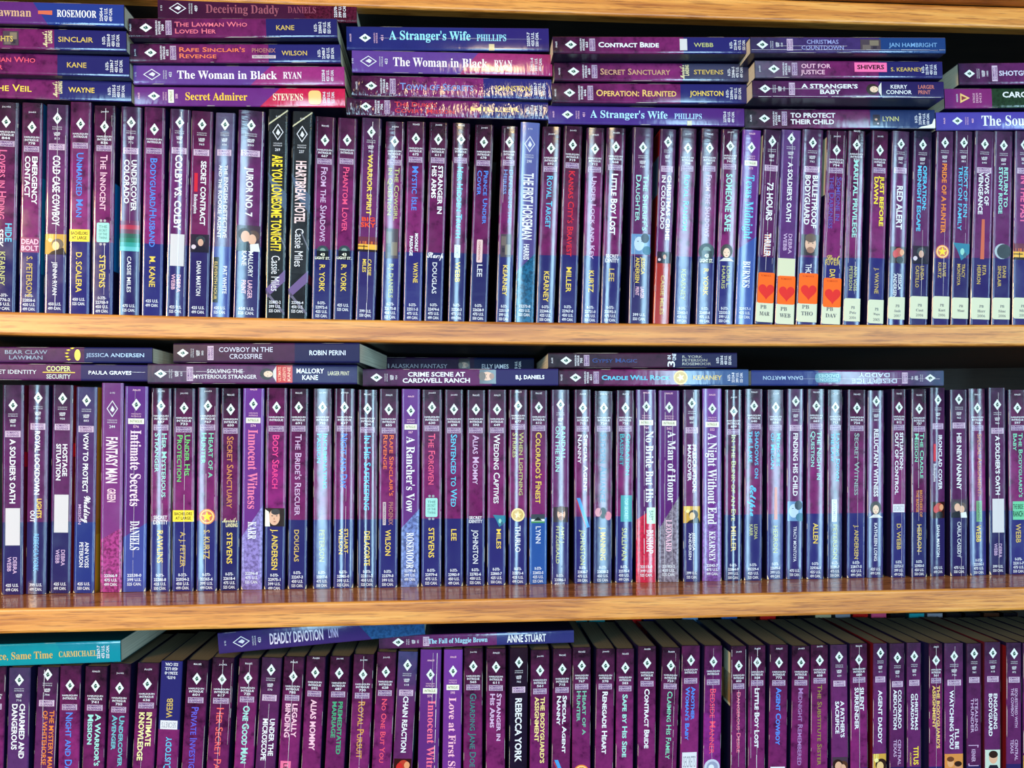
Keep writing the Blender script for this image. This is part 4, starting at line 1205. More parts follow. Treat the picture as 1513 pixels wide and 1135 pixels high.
U(R2, 783, 809.4, 782, 808, 577, 'A', 602, "Colorado's Finest", (639, 744), 'y', au='LYNN', ar=(778, 803), acol='S', pic=('land', 760, 773, .06, .9), num='612', wear=.7, col=dict(color_tail=(40, 74, 140), color_side=(150, 70, 40)), sides=[(1, 678, 735, (216, 110, 70))])
U(R2, 815, 841.4, 814.2, 840.6, 576, 'C', 598, 'RANDALL\nON THE RUN', (630, 697), 'm', 's', au='AMY J.\nFITZGERALD', ar=(777, 833), acol='i', pic=('skin', 748, 773), hl=(.55, 8), cr=[(.6, 580, 860, .35), (.08, 600, 860, .2)], tcap=.25, npr=4, label='creased purple paperback with pale mint title and faces, near the middle row\'s centre')
U(R2, 848.6, 873.7, 849, 873, 576, 'A', 603, 'Special Agent\nNanny', (642, 727), 'w', au='JOHNSTON', ar=(783, 835), acol='i', bad=('bluetag', 736, 779), hl=(.62, 8), num='715', wear=1.5)
U(R2, 879, 905.4, 876.3, 904.9, 578, 'A', 603, 'Sudden Alliance', (640, 742), (66, 120, 158), hl=(.5, 4), au='J. MANNING', ar=(779, 828), pic=('flower', 747, 772), num='724', wear=1.6)
U(R2, 912, 936.3, 908, 935.8, 577, 'A', 603, 'Operation\nBassinet', (641, 702), (70, 170, 180), hl=(.62, 9), au='SULLIVAN', ar=(780, 828), acol='i', bad=('teal', 732, 771), num='726', wear=1.4)
U(R2, 940.5, 969.4, 939.8, 970, 576, 'D', 601, 'No Bride But His', (637, 742), 'w', 'r', tu=.66, tcap=.42, au='BISHOP', ar=(783, 818), acol='w', ast='r', aq=.68, acap=.36, bad=('greenbox', 750, 774), hl=(.72, 12), cr=[(.40, 580, 860, .5), (.95, 580, 860, .4)], wear=2, col=dict(color_head=(84, 36, 96), color_middle=(88, 36, 98), color_tail=(196, 30, 64)), numv=dict(split=.64, fleck=.5), label='paperback with crimson foot and wide cracked spine titled no bride but his')
U(R2, 973.5, 1004.5, 973, 1003, 577, 'D', 602, 'A Man of Honor', (637, 742), 'w', 'r', tu=.62, tcap=.40, au='LEONARD', ar=(768, 815), acol='q', ast='r', acap=.3, num='562', cr=[(.30, 580, 860, .4), (.66, 600, 850, .3)], wear=1.6, col=dict(color_head=(84, 36, 100), color_middle=(88, 36, 102), color_tail=(118, 106, 120)), numv=dict(split=.64, slant=-.18, fleck=1), label='purple paperback with mottled grey foot and white title a man of honor')
U(R2, 1010, 1034.4, 1009.5, 1035, 576, 'C', 596, 'PRESCRIPTION:\nMAKEOVER', (657, 728), 'w', 'b', tcap=.22, au='JESSICA\nANDERSEN', ar=(787, 827), acol='w', acap=.16, pic=('gold', 748, 773), hl=(.75, 9), cr=[(.6, 580, 860, .4), (.15, 600, 850, .2)], wear=1.4)
U(R2, 1038.5, 1066.7, 1039, 1066, 574.5, 'D', 604, 'A Night Without End', (640, 775), 'w', 'r', au='KEARNEY', ar=(785, 830), acol='w', ast='r', acap=.34, num='552', hl=(.95, 9), col=dict(color_tail=(110, 66, 136)), numv=dict(split=.62, slant=-.1, fleck=.8))
U(R2, 1071.4, 1097, 1070.6, 1096.3, 576, 'A', 608, 'In the Blink of an Eye', (643, 770), 'i', au='MILLER', ar=(778, 815), num='609', cr=[(.5, 640, 830, .2)], tcap=.28, acol='g', hl=(.5, 20))
U(R2, 1101, 1127.5, 1099.7, 1126, 575, 'A', 600, 'Shadows on\nthe Lake', (637, 707), 'c', hl=(.12, 7), au='LEONA\nKARR', ar=(775, 797), acol='i', bad=('eclipse', 717, 763), num='640', wear=1.4)
U(R2, 1134, 1158.7, 1133.3, 1158, 576, 'A', 602, 'Memories\nof Megan', (640, 693), 'c', hl=(.55, 3.2), au='HERRON', ar=(777, 817), acol='i', pic=('streak', 720, 768), num='658', label='pale purple-blue washed paperback with cyan two-line title and reddish streak, middle row')
U(R2, 1164, 1187.6, 1161.5, 1186.5, 575, 'C', 593, 'FINDING HIS CHILD', (640, 733), 'w', 'b', hl=(.9, 8), au='TRACY MONTOYA', ar=(778, 830), acol='S', acap=.2, pic=('blue', 741, 770), tcap=.30)
U(R2, 1193.6, 1218.7, 1191.8, 1217.4, 575, 'A', 600, 'The Night in\nQuestion', (637, 709), 'm', hl=(.82, 8), au='ALLEN', ar=(773, 803), num='683')
U(R2, 1223.5, 1245, 1222, 1245, 576, 'A', 602, 'Laying Down\nthe Law', (640, 711), 'c', hl=(.5, 3), au='PETERSON', ar=(775, 826), acol='i', bad=('whitebox', 738, 771), num='713', wear=1.6)
U(R2, 1253, 1280, 1251, 1279.5, 576, 'A', 603, 'Secret Witness', (640, 732), (150, 170, 168), au='J. ANDERSEN', ar=(776, 826), acol='g', num='734', cr=[(.55, 640, 860, .2), (.9, 600, 850, .2)], tcap=.28, acap=.24)
U(R2, 1282.2, 1307.3, 1281, 1306, 577, 'C', 593, 'RELUCTANT WITNESS', (634, 734), 'w', 'b', hl=(.12, 9), au='KATHLEEN LONG', ar=(773, 829), acol='w', acap=.2, pic=('woman', 741, 765), tcap=.28)
U(R2, 1318, 1339, 1316.5, 1339, 575, 'A', 602, 'SITUATION:\nOUT OF CONTROL', (639, 731), 'w', 'b', au='D. WEBB', ar=(774, 812), acol='g', bad=('white', 745, 757), num='812', cr=[(.7, 650, 860, .3)], tcap=.25, wear=1.3, label='purple paperback titled situation out of control, cracked down the spine, middle row')
U(R2, 1346.2, 1370, 1347, 1369.4, 575, 'A', 604, 'The Cradle\nMission', (640, 707), 'n', au='HERRON', ar=(775, 815), acol='g', bad=('orange', 724, 764), num='737', cr=[(.45, 620, 820, .4), (.05, 590, 860, .3)], wear=1.5)
U(R2, 1374.7, 1398.5, 1374.7, 1399, 573, 'C', 591, 'IRONCLAD COVER', (643, 724), 'w', 'b', tu=.64, tcap=.26, au='DANA MARTON', ar=(776, 823), acol='w', acap=.2, bad=('redbar', 656, 712), pic=('red', 739, 766), hl=(.04, 12))
U(R2, 1403.8, 1429.7, 1404.6, 1429.5, 576, 'C', 590, 'HIS NEW NANNY', (640, 724), 'w', 'b', tcap=.28, au='CARLA CASSIDY', ar=(771, 824), acol='S', acap=.22, pic=('couple', 738, 765), cr=[(.62, 720, 860, .25)])
U(R2, 1431.6, 1457, 1433.7, 1459.3, 574.5, 'A', 603, 'Special Assignment:', (641, 733), (200, 116, 84), hl=(.16, 9), au='WEBB', ar=(776, 801), bad=('green', 740, 771), num='766', tcap=.28, tu=.6)
U(R2, 1461.5, 1485.8, 1462.5, 1487, 573, 'C', 598, "A SOLDIER'S OATH", (644, 731), 'w', 'b', tcap=.27, au='DEBRA\nWEBB', ar=(803, 824), acol='l', bad=('sticker', 737, 787), cr=[(.55, 580, 860, .3)], label="purple paperback titled a soldier's oath, second from the middle row's far end")
U(R2, 1491, 1516, 1492.4, 1518, 576, 'A', 603, "The Bodyguard's\nBaby", (640, 735), 'n', au='WEBB', ar=(774, 802), bad=('ranch', 741, 768), num='597', acol='g', tcap=.24)

# ------------------------------------------------------------------ lowest row
R3 = 3
U(R3, -24, 8, -28, 4, 986, 'A', 1012, None, None, 'w', label='purple paperback cut by the frame, starting the lowest row')
U(R3, 12.4, 45, 10, 41, 986.7, 'C', 1005, 'CHARMED AND\nDANGEROUS', (1040, 1121), 'w', 'b', col=dict(color_head=(62, 50, 82), color_middle=(84, 46, 96)))
U(R3, 54, 87, 50, 80, 986, 'C', 997, 'THE MYSTERY MAN\nOF WHITEHORSE', (1050, 1140), 'o', 's', tcap=.24, cr=[(.35, 990, 1060, .4), (.38, 1060, 1160, .3)], wear=2, tu=.62)
U(R3, 88.3, 119, 85, 117, 984, 'B', 1013, 'Night and Day', (1053, 1147), 'b')
U(R3, 124.7, 158, 121.3, 153, 985, 'A', 1014, "A Warrior's\nMission", (1055, 1132), 'm', 'b', num='741')
U(R3, 162, 192, 156, 187.6, 981, 'A', 1017, 'Undercover\nAvenger', (1057, 1133), (110, 176, 190), 'b', num='755')
U(R3, 202, 233.7, 195.5, 226, 980, 'A', 1011, 'INTIMATE\nKNOWLEDGE', (1053, 1124), (240, 226, 160), 'b', num='636', cr=[(.4, 1080, 1200, .3)], wear=1.4)
U(R3, 237, 268, 229.7, 263, 977, 'A', None, 'Protective Custody', (1205, 1089), 'c', flip=True, au='WEBB', ar=(1061, 1032), acol='g', wear=1.4, npr=4, cr=[(.3, 985, 1150, .3)], bad=('white', 1078, 1065), label='upside-down navy paperback standing in the lowest row')
U(R3, 274.6, 307, 268.5, 299, 976, 'A', 1003, 'Private Investigations', (1045, 1175), (96, 92, 206), num='601')
U(R3, 311.5, 345, 305.6, 336, 972, 'A', 1004, 'Her Secret Past', (1046, 1150), (236, 96, 96), num='617', cr=[(.5, 975, 1150, .4), (.92, 980, 1100, .3)], wear=2, label='purple paperback with a crack splitting its thin red title, lowest row')
U(R3, 352, 381, 345, 375, 973.5, 'A', 1002, 'One Good Man', (1043, 1128), 'm', 'b', num='725', cr=[(.55, 980, 1140, .3)])
U(R3, 385, 414.6, 376.4, 406.7, 972, 'C', 990, 'UNDER THE\nMICROSCOPE', (1062, 1124), 'w', 'b', cr=[(.5, 1040, 1140, .3)], tu=.55)
U(R3, 418, 448, 411, 440.5, 971, 'A', 1000, 'LEGALLY\nBINDING', (1040, 1090), 'q', 'b', num='785', bad=('pink', 1125, 1160), cr=[(.48, 975, 1160, .35)], wear=1.4)
U(R3, 451, 479.8, 445, 473, 970.5, 'A', 994, 'ALIAS MOMMY', (1034, 1109), 'q', 'b', num='592', tcap=.32)
U(R3, 486.5, 515, 479.8, 507.9, 970.5, 'A', 995, 'PREMEDITATED\nMARRIAGE', (1037, 1115), (76, 160, 120), 'b', num='687', tcap=.24)
U(R3, 521.3, 551, 515.7, 545, 967.5, 'A', 997, 'Royal Pursuit', (1037, 1121), (214, 150, 80), num='730', cr=[(.5, 970, 1140, .35)], wear=2)
U(R3, 555.7, 583.6, 549.4, 577.5, 964, 'A', 993, 'No One But You', (1033, 1127), (238, 84, 110), num='628', tcap=.3)
U(R3, 585.8, 616.4, 581.3, 607.9, 963, 'C', 983, 'CHAIN REACTION', (1029, 1112), 'w', 'b', tcap=.28, pic=('red', 1118, 1150), col=dict(color_head=(66, 66, 108)), sides=[(1, 1090, 1130, (80, 170, 210))])
U(R3, 620.7, 651, 616.9, 648, 960, 'D', 997, 'Innocent Witness', (1035, 1160), (240, 108, 140), 'r', num='574', cr=[(.8, 965, 1160, .5), (.6, 965, 1040, .3)], tcap=.4, tu=.6, wear=1.5)
U(R3, 655.5, 683, 653.5, 681, 960, 'D', 992, 'Love at First Sight', (1031, 1160), (246, 180, 200), 'r', num='595', tcap=.42)
U(R3, 685, 713.5, 685, 712, 958.5, 'A', 985, 'Guarding Jane Doe', (1025, 1134), (64, 122, 124), num='565', label='purple paperback with dim green title beside the violet one, lowest row')
U(R3, 718.7, 747, 718, 746, 959, 'A', 986, 'Stranger in\nHis Arms', (1025, 1095), 'l', 'b', num='611')
U(R3, 753.5, 779.8, 751.7, 779, 958, 'C', 979, 'REBECCA YORK   S', (1032, 1142), 'w', 'b', tcap=.38, col=dict(color_head=(40, 22, 36), color_middle=(32, 20, 42), color_tail=(32, 20, 42)), label='near-black paperback with large white capitals down the spine, lowest row')
U(R3, 784, 812, 783, 810, 961, 'A', 991, "THE BODYGUARD'S\nASSIGNMENT", (1030, 1128), (242, 214, 140), 'b', num='561', tcap=.24, label="purple paperback titled the bodyguard's assignment in cream, beside the near-black spine")
U(R3, 817.5, 843.8, 814.6, 842.7, 959, 'A', 989, 'Special Agent\nNanny', (1028, 1113), 'w', 'b', num='715', bad=('bluetag', 1123, 1160), tcap=.24)
U(R3, 846, 873, 845.4, 872.4, 957, 'A', 984, 'Heart of a\nHunter', (1021, 1086), (120, 176, 156), 'b', num='767', bad=('star', 1130, 1154), tcap=.24)
U(R3, 881, 907.9, 878.7, 906, 959, 'A', 984, 'Renegade Heart', (1022, 1114), 'w', 'b', num='578', tcap=.3, wear=1.5, hl=None)
U(R3, 910.6, 937, 910, 935, 959, 'A', 987, 'Safe by His Side', (1026, 1119), 'm', 'b', num='583', tcap=.3, wear=1.6)
U(R3, 943.8, 968.5, 941.6, 969, 955.5, 'A', 980, 'Contract Bride', (1018, 1106), 'w', 'b', num='663', tcap=.3)
U(R3, 977, 1004.5, 974, 999, 957.5, 'A', 984, 'Claiming His Family', (1022, 1122), 'n', num='723', tcap=.3, cr=[(.75, 965, 1140, .25)])
U(R3, 1007.4, 1034, 1004.5, 1032.6, 954.5, 'B', 976, "Another\nWoman's Baby", (1015, 1094), 'b', 'b', bad=('white', 1112, 1140), tcap=.24)
U(R3, 1041.6, 1066.3, 1038, 1066, 954.5, 'B', 978, 'Bedside Manner', (1018, 1114), (236, 76, 110), bad=('disc', 1122, 1146), cr=[(.48, 958, 1130, .2)], col=dict(color_middle=(124, 40, 116)))
U(R3, 1081, 1102, 1078.5, 1103.4, 955, 'A', 984, 'Dangerous Desire', (1023, 1112), (236, 120, 146), num='603', tcap=.26, cr=[(.5, 1020, 1140, .3), (.05, 960, 1130, .3), (.95, 960, 1130, .3)], wear=1.5, label='thin purple paperback with cracked pink title, beside a gap in the lowest row', sides=[(-1, 965, 1044, (226, 218, 186)), (-1, 996, 1040, (226, 160, 90))])
U(R3, 1106, 1131.5, 1105.6, 1130, 954, 'A', 979, 'Little Boy Lost', (1017, 1105), 'w', 'b', num='568', cr=[(.5, 958, 1140, .5), (.15, 970, 1120, .25)], wear=2, tcap=.3)
U(R3, 1138, 1163.4, 1135, 1163, 953, 'A', 979, 'Agent Cowboy', (1016, 1101), 'b', 'b', num='772', bad=('white', 1133, 1158), tcap=.3)
U(R3, 1170.8, 1196, 1168.5, 1194.4, 955, 'A', 979, 'Midnight Remembered', (1017, 1131), (168, 124, 178), num='586', tcap=.3)
U(R3, 1198.9, 1223.6, 1198.5, 1223, 953.5, 'A', 976, 'The Substitute Sister', (1012, 1131), (150, 132, 70), num='608', tcap=.28)
U(R3, 1228.7, 1252, 1229, 1254, 953, 'C', 971, "A FATHER'S\nSACRIFICE", (1036, 1090), 'w', 'b', pic=('couple', 1119, 1150), tcap=.24)
U(R3, 1256.6, 1282.4, 1257, 1283, 951.5, 'A', 975, 'SILENT\nSURRENDER', (1016, 1078), 'w', 'b', num='680', cr=[(.5, 955, 1140, .35)], wear=1.4, tcap=.24)
U(R3, 1290.5, 1311, 1289.5, 1310.5, 951, 'C', 965, 'AGENT DADDY', (1020, 1099), 'w', 'b', pic=('gold', 1114, 1146), tcap=.30, col=dict(color_side=(96, 20, 30)), sides=[(-1, 955, 1230, (110, 20, 30))])
U(R3, 1315, 1337, 1314.5, 1337, 951, 'C', 972, 'COLORADO\nABDUCTION', (1019, 1078), 'w', 'b', bad=('force', 1093, 1131), tcap=.24)
U(R3, 1340.4, 1361.3, 1340.4, 1361.3, 950, 'C', 970, 'CHRISTMAS\nGUARDIAN', (1025, 1079), 'w', 'b', bad=('titus', 1103, 1132), tcap=.22)
U(R3, 1373, 1393, 1373, 1393, 951, 'A', 976, "THE BODYGUARD'S\nASSIGNMENT", (1013, 1106), (240, 196, 110), 'b', num='561', tcap=.24, cr=[(.5, 955, 1140, .3)], label="purple paperback titled the bodyguard's assignment in yellow, beside a mottled orange picture")
U(R3, 1396, 1423.6, 1396, 1423.6, 950.5, 'C', 970, "I'LL BE\nWATCHING YOU", (1020, 1107), 'w', 'b', pic=('kids', 1114, 1146), tcap=.22, cr=[(.52, 955, 1040, .25)], tal='RIGHT', label="purple paperback titled i'll be watching you above an orange picture, lowest row")
U(R3, 1429, 1450, 1429, 1450, 951, 'C', 966, 'STEALING\nTHUNDER', (1032, 1083), 'l', 's', bad=('bracket', 1101, 1132), tcap=.22)
U(R3, 1455.7, 1478.6, 1455.7, 1478.6, 949, 'C', 965, 'ENGAGING\nBODYGUARD', (1025, 1088), 'w', 'b', pic=('suit', 1108, 1142), tcap=.24, col=dict(color_side=(90, 24, 34)))
U(R3, 1488, 1509.4, 1488, 1509.4, 950, 'C', 966, 'SEQUESTERED WITH\nTHE COWBOY', (1017, 1075), 'l', 's', bad=('force', 1093, 1124), tcap=.2, sides=[(-1, 955, 1230, (120, 24, 30))])
U(R3, 1512, 1536, 1512, 1536, 950, 'C', 966, None, None, 'w', pic=('gold', 1116, 1146), label='purple paperback cut by the frame, last on the lowest shelf')
for k_, wd in enumerate(['first', 'second', 'third', 'fourth', 'fifth', 'sixth']):
    x_ = 1540 + k_ * 27.5
    U(R3, x_, x_ + 24, x_, x_ + 24, 949.5 - k_ * .6, 'C', 966, None, None, 'w', npr=0, label="paperback past the frame edge showing only page tops, %s after the last spine" % wd)
for r in (1, 2, 3):
    finish(r)

# ------------------------------------------------------------------ paperbacks lying flat on top of the rows
GA = 'paperbacks lying flat on the upper row'
GB = 'paperbacks lying flat on the middle row'
GC = 'paperbacks lying flat on the lowest row'
AA = dict(num='655')
# leftmost stack, cut by the frame
b = FLAT(-118, 194, (110, 141, 120, 151), 0.000, 'A', -80, 'Behind the Veil', (-70, 45.5), 'y', label="flat purple and navy paperback with yellow lettering, lowest of the left frame-cut stack", group=GA, au='WAYNE', ar=(100, 139), bad=('script', 76, 91), aq=.5, acap=.26)
b = FLAT(-121, 191, (73, 106, 83, 114), -0.008, 'A', -80, 'The Lawman Who\nLoved Her', (-60, 51), (226, 84, 110), label="flat paperback with red title on purple, second from bottom in the left frame-cut stack", group=GA, au='KANE', ar=(98, 127), acol='g', acap=.26, tcap=.28)
b = FLAT(-126, 186.5, (36, 70, 46, 75), -0.015, 'A', -86, 'Desert Nights', (-60, 18), 'g', label="flat paperback with gold surname on navy, third from bottom in the left frame-cut stack", group=GA, au='SINCLAIR', ar=(85, 137), acol='g', bad=('script', 61, 76), acap=.26, pic=('grey', 3, 26))
b = FLAT(-130, 183, (-4, 32, 7, 38), -0.020, 'D', -90, 'Lone Wolf Lawman', (-90, 45), (206, 160, 130), 'r', label="flat violet-blue paperback with white serif surname, topmost of the left frame-cut stack", group=GA, au='ROSEMOOR', ar=(83, 142), acol='w', ast='r', acap=.34, tcap=.42, col=dict(color_tail=(44, 62, 142)), numv=dict(split=.60), pic=('streak', 55, 76), box=False)
# second stack
b4 = FLAT(198.5, 510, (127.5, 156, 130, 158.7), 0.000, 'D', 227, 'Secret Admirer', (273, 364), (246, 190, 70), 'r', label="flat violet paperback with crimson end and yellow title, bottom of its stack", group=GA, au='STEVENS', ar=(402, 447), acol=(246, 214, 190), ast='r', acap=.38, tcap=.44, num='500', col=dict(color_head=(104, 46, 120), color_middle=(108, 44, 122), color_tail=(196, 34, 76)), numv=dict(split=.64, slant=.1, fleck=.2))
P = Print(b4, 'series_badge', 3)
P.rrect(b4.px(455), b4.px(474), .12, .86, (246, 190, 120), .003)
b3 = FLAT(197, 509, (96, 124, 97, 127), -0.0035, 'E', 224, 'The Woman in Black', (261, 408), (240, 226, 236), 'r', label='flat plum paperback titled the woman in black, on the crimson-ended book', group=GA, au='RYAN', ar=(417, 445), acol=(240, 214, 226), ast='r', acap=.38, tcap=.46, num='453', col=dict(color_head=(96, 58, 130), color_middle=(96, 58, 130), color_tail=(146, 46, 110)), numv=dict(split=.60, slant=.1, fleck=.15))
b2 = FLAT(191, 503, (63, 92.6, 65, 92.6), -0.0075, 'A', 222, "Rafe Sinclair's\nRevenge", (264, 361), (236, 120, 84), label='flat purple paperback with orange two-line title, third from bottom of its stack', group=GA, au='WILSON', ar=(415, 453), acol='g', bad=('brother', 371, 406), num='655', acap=.26, tcap=.26, wear=1.3)
b1 = FLAT(190, 498, (26, 56, 26.5, 55.6), -0.0155, 'A', 215, 'The Lawman Who\nLoved Her', (257, 364), (226, 110, 130), label='flat purple paperback with pink two-line title, beneath the shadowed topmost book', group=GA, au='KANE', ar=(407, 434), acol='g', num='709', acap=.26, tcap=.27)
zt = b1.topz
b0 = FLAT(233, 527, (5, 40, 9, 44), -0.002, 'E', 262, 'Deceiving Daddy', (303, 411), (150, 80, 96), 'r', label='flat dark maroon paperback in shadow right under the top board', group=GA, snap=zt, au='DANIELS', ar=(424, 466), acol=(140, 70, 90), ast='r', acap=.3, tcap=.4, num='489', col=dict(color_head=(62, 24, 52), color_middle=(68, 22, 52), color_tail=(78, 20, 42)))  # maroon and lettering dimmed, shade of the top board put into the colours
# third stack
b = FLAT(512, 810, (143, 170.5, 150, 177.7), -0.000, 'A', 540, "The Duke's\nCovert Mission", (582, 670), (214, 62, 74), label="flat crinkled paperback with red title the duke's covert mission", group=GA, au='MILLER', ar=(694, 768), acol=(190, 150, 84), num='706', acap=.24, tcap=.27, numv=dict(crinkle=.45), wear=2)
b = FLAT(519.5, 815, (111, 141.5, 116, 148), -0.005, 'A', 548, 'Town of Secrets', (590, 698), (120, 140, 200), label="flat crinkled paperback with glare over its title, second from bottom of its stack", group=GA, au='JOHNSTON', ar=(730, 783), acol='g', num='699', acap=.27, numv=dict(crinkle=.45), wear=2)
b = FLAT(520, 816, (74, 106, 79, 113), -0.005, 'E', 544, 'The Woman in Black', (580, 719), (240, 222, 226), 'r', label='flat plum paperback titled the woman in black, under the navy topmost one', group=GA, au='RYAN', ar=(729, 756), acol=(240, 206, 216), ast='r', acap=.36, tcap=.44, num='453', col=dict(color_head=(90, 58, 130), color_middle=(92, 58, 130), color_tail=(148, 46, 100)), numv=dict(split=.58, slant=.1, fleck=.2, crinkle=.12), wear=1.4)
b = FLAT(512, 811, (39, 72.7, 40, 77), -0.005, 'D', 539, "A Stranger's Wife", (574, 694), (150, 216, 236), 'r', label="flat navy paperback titled a stranger's wife, topmost of its stack", group=GA, au='PHILLIPS', ar=(703, 747), acol=(150, 206, 226), ast='r', acap=.30, tcap=.42, num='451', col=dict(color_head=(38, 40, 104), color_middle=(40, 42, 108), color_tail=(48, 36, 104)), cr=[(.5, 560, 800, .2)], tu=.62, aq=.55, box=False)
P = Print(b, 'series_badge', 4)
P.rect(b.px(721), b.px(729), .0, .28, 'T')
# fourth stack
b = FLAT(810, 1099.8, (156, 182, 158.7, 188), 0.000, 'D', 838, "A Stranger's Wife", (871, 985), (176, 216, 240), 'r', label="flat violet paperback titled a stranger's wife, bottom of its stack", group=GA, au='PHILLIPS', ar=(995, 1036), acol=(170, 200, 236), ast='r', acap=.32, tcap=.44, num='451', col=dict(color_head=(72, 48, 130), color_middle=(78, 48, 134), color_tail=(86, 44, 122)), wear=.3, tu=.55, box=False)
P = Print(b, 'series_badge', 4)
P.rect(b.px(1014), b.px(1021), .0, .26, 'T')
b = FLAT(815.5, 1103.8, (122, 152, 124, 153), -0.006, 'A', 841, 'Operation: Reunited', (880, 998), (240, 190, 110), label='flat purple paperback titled operation reunited, above the violet bottom book', group=GA, au='JOHNSTON', ar=(1018, 1068), acol='y', num='646', acap=.27, wear=1.6)
b = FLAT(818.7, 1106.4, (91, 120, 94, 120), -0.009, 'A', 847, 'Secret Sanctuary', (886, 989), (200, 150, 120), label='flat dusky paperback titled secret sanctuary in a four-book stack', group=GA, au='STEVENS', ar=(1024, 1068), acol='g', bad=('script', 1003, 1017), num='650', acap=.26, col=dict(color_tail=(60, 58, 84)))
b = FLAT(817, 1110, (53, 79, 54, 79.5), -0.024, 'A', 843, 'Contract Bride', (883, 972), 'w', 'b', label='flat purple paperback titled contract bride, topmost of its stack', group=GA, au='WEBB', ar=(1024, 1053), acol='i', bad=('sticker', 1003, 1014), num='663', acap=.26, tcap=.32)
# fifth stack
b = FLAT(1100.6, 1381.4, (160, 190, 162, 190), 0.000, 'A', 1129, 'TO PROTECT\nTHEIR CHILD', (1167, 1233), 'w', 'b', label='flat paperback titled to protect their child with a torn white corner', group=GA, au='LYNN', ar=(1303, 1327), acol='i', num='598', acap=.26, tcap=.26, pic=('dark', 1288, 1299, .1, .75), col=dict(color_tail=(44, 58, 108), color_head=(60, 56, 62)), wear=1.4)
P = Print(b, 'torn_corner', 6, 'torn white paper at the corner')
v1 = b.H
P.poly([(.02, v1 - .0155), (.10, v1 - .0125), (.16, v1 - .0070), (.24, v1 - .0030), (.5, v1 - .0012), (.5, v1), (.02, v1)], (236, 230, 216), 0, .8)
b = FLAT(1112, 1394.6, (118, 144, 120, 145.5), -0.020, 'C', 1130, "A STRANGER'S\nBABY", (1183, 1266), 'w', 'b', label="flat larger-print paperback titled a stranger's baby, under the pink-badged one", group=GA, au='KERRY\nCONNOR', ar=(1308, 1346), acol='w', acap=.24, tcap=.26, pic=('woman', 1279, 1301), num='1126', npr=0, cr=[(.5, 1120, 1240, .3), (.05, 1120, 1390, .4)], tal='CENTER', aal='CENTER')
P = Print(b, 'large_print_note', 3)
P.text('LARGER\nPRINT', b.px(1356), b.px(1380), (206, 120, 110), 's', .5, .22)
b = FLAT(1115.7, 1392.5, (88.5, 115, 90, 116), -0.024, 'A', 1143, 'OUT FOR\nJUSTICE', (1182, 1226), 'q', 's', label='flat purple paperback titled out for justice with a bright pink badge', group=GA, au='S. KEARNEY', ar=(1315, 1362), acol='g', num='1021', acap=.24, tcap=.27, col=dict(color_head=(96, 92, 110)))
P = Print(b, 'series_badge', 6, 'bright pink badge')
P.rect(b.px(1261), b.px(1309), .34, .88, (244, 104, 160), 0, .4)
P.text('SHIVERS', b.px(1265), b.px(1305), 'k', 'x', .62, .24, lift=1)
b = FLAT(1109, 1397, (54, 78, 54.5, 79), -0.034, 'C', 1126, 'CHRISTMAS\nCOUNTDOWN', (1183, 1245), (150, 150, 200), 's', label='flat navy-ended paperback titled christmas countdown, topmost of its stack', group=GA, au='JAN HAMBRIGHT', ar=(1312, 1384), acol=(120, 160, 206), num='1100', acap=.28, tcap=.28, pic=('grey', 1270, 1300), npr=0, cr=[(.42, 1150, 1250, .25), (.18, 1110, 1396, .3)], col=dict(color_tail=(36, 66, 124), color_head=(60, 52, 84), color_middle=(72, 52, 108)), tal='CENTER')
# sixth stack, cut by the frame
b = FLAT(1383, 1662, (165, 193, 164, 190), 0.000, 'D', 1414, 'The Soulmate', (1449, 1555), 'w', 'r', label='flat violet-blue paperback titled the soulmate, bottom of the right frame-cut stack', group=GA, num='460', tcap=.62, col=dict(color_head=(74, 64, 150), color_middle=(78, 64, 152)), npr=0, tu=.5, wear=.4, box=False)
b = FLAT(1396, 1676, (130, 160.5, 129, 158), -0.004, 'D', None, 'CAROL RICE', (1480, 1556), 'w', 'b', label='flat paperback with plum end and dark green middle, in the right frame-cut stack', group=GA, tcap=.30, tu=.66, col=dict(color_head=(120, 40, 100), color_middle=(120, 40, 100), color_tail=(34, 52, 36)), numv=dict(split=.245, slant=.0, fleck=.5), npr=0, wear=.5)
P = Print(b, 'publisher_logo', 2)
vA = b.px(1418)
P.poly([(.25, vA), (.75, vA + .0002), (.5, vA + .0090)], (236, 190, 120)); P.poly([(.38, vA + .0012), (.62, vA + .0012), (.5, vA + .0062)], (140, 60, 70), 1)
P.text('HARLEQUIN', vA - .0035, vA - .0018, 'S', 's', cap=.2, up=True)
for i in range(3):
    P.text(['INTRIGUE', 'DREAM', '0423'][i], vA + .0116 + i * .003, vA + .0136 + i * .003, 'q', 't', cap=.24, up=True)
b = FLAT(1417, 1695, (92, 126, 91, 122), -0.006, 'C', 1432, 'SHOTGUN WEDDING', (1475, 1580), (206, 196, 220), 'b', label='flat purple paperback titled shotgun wedding, topmost of the right frame-cut stack', group=GA, num='1085', tcap=.24, npr=0, wear=.5)

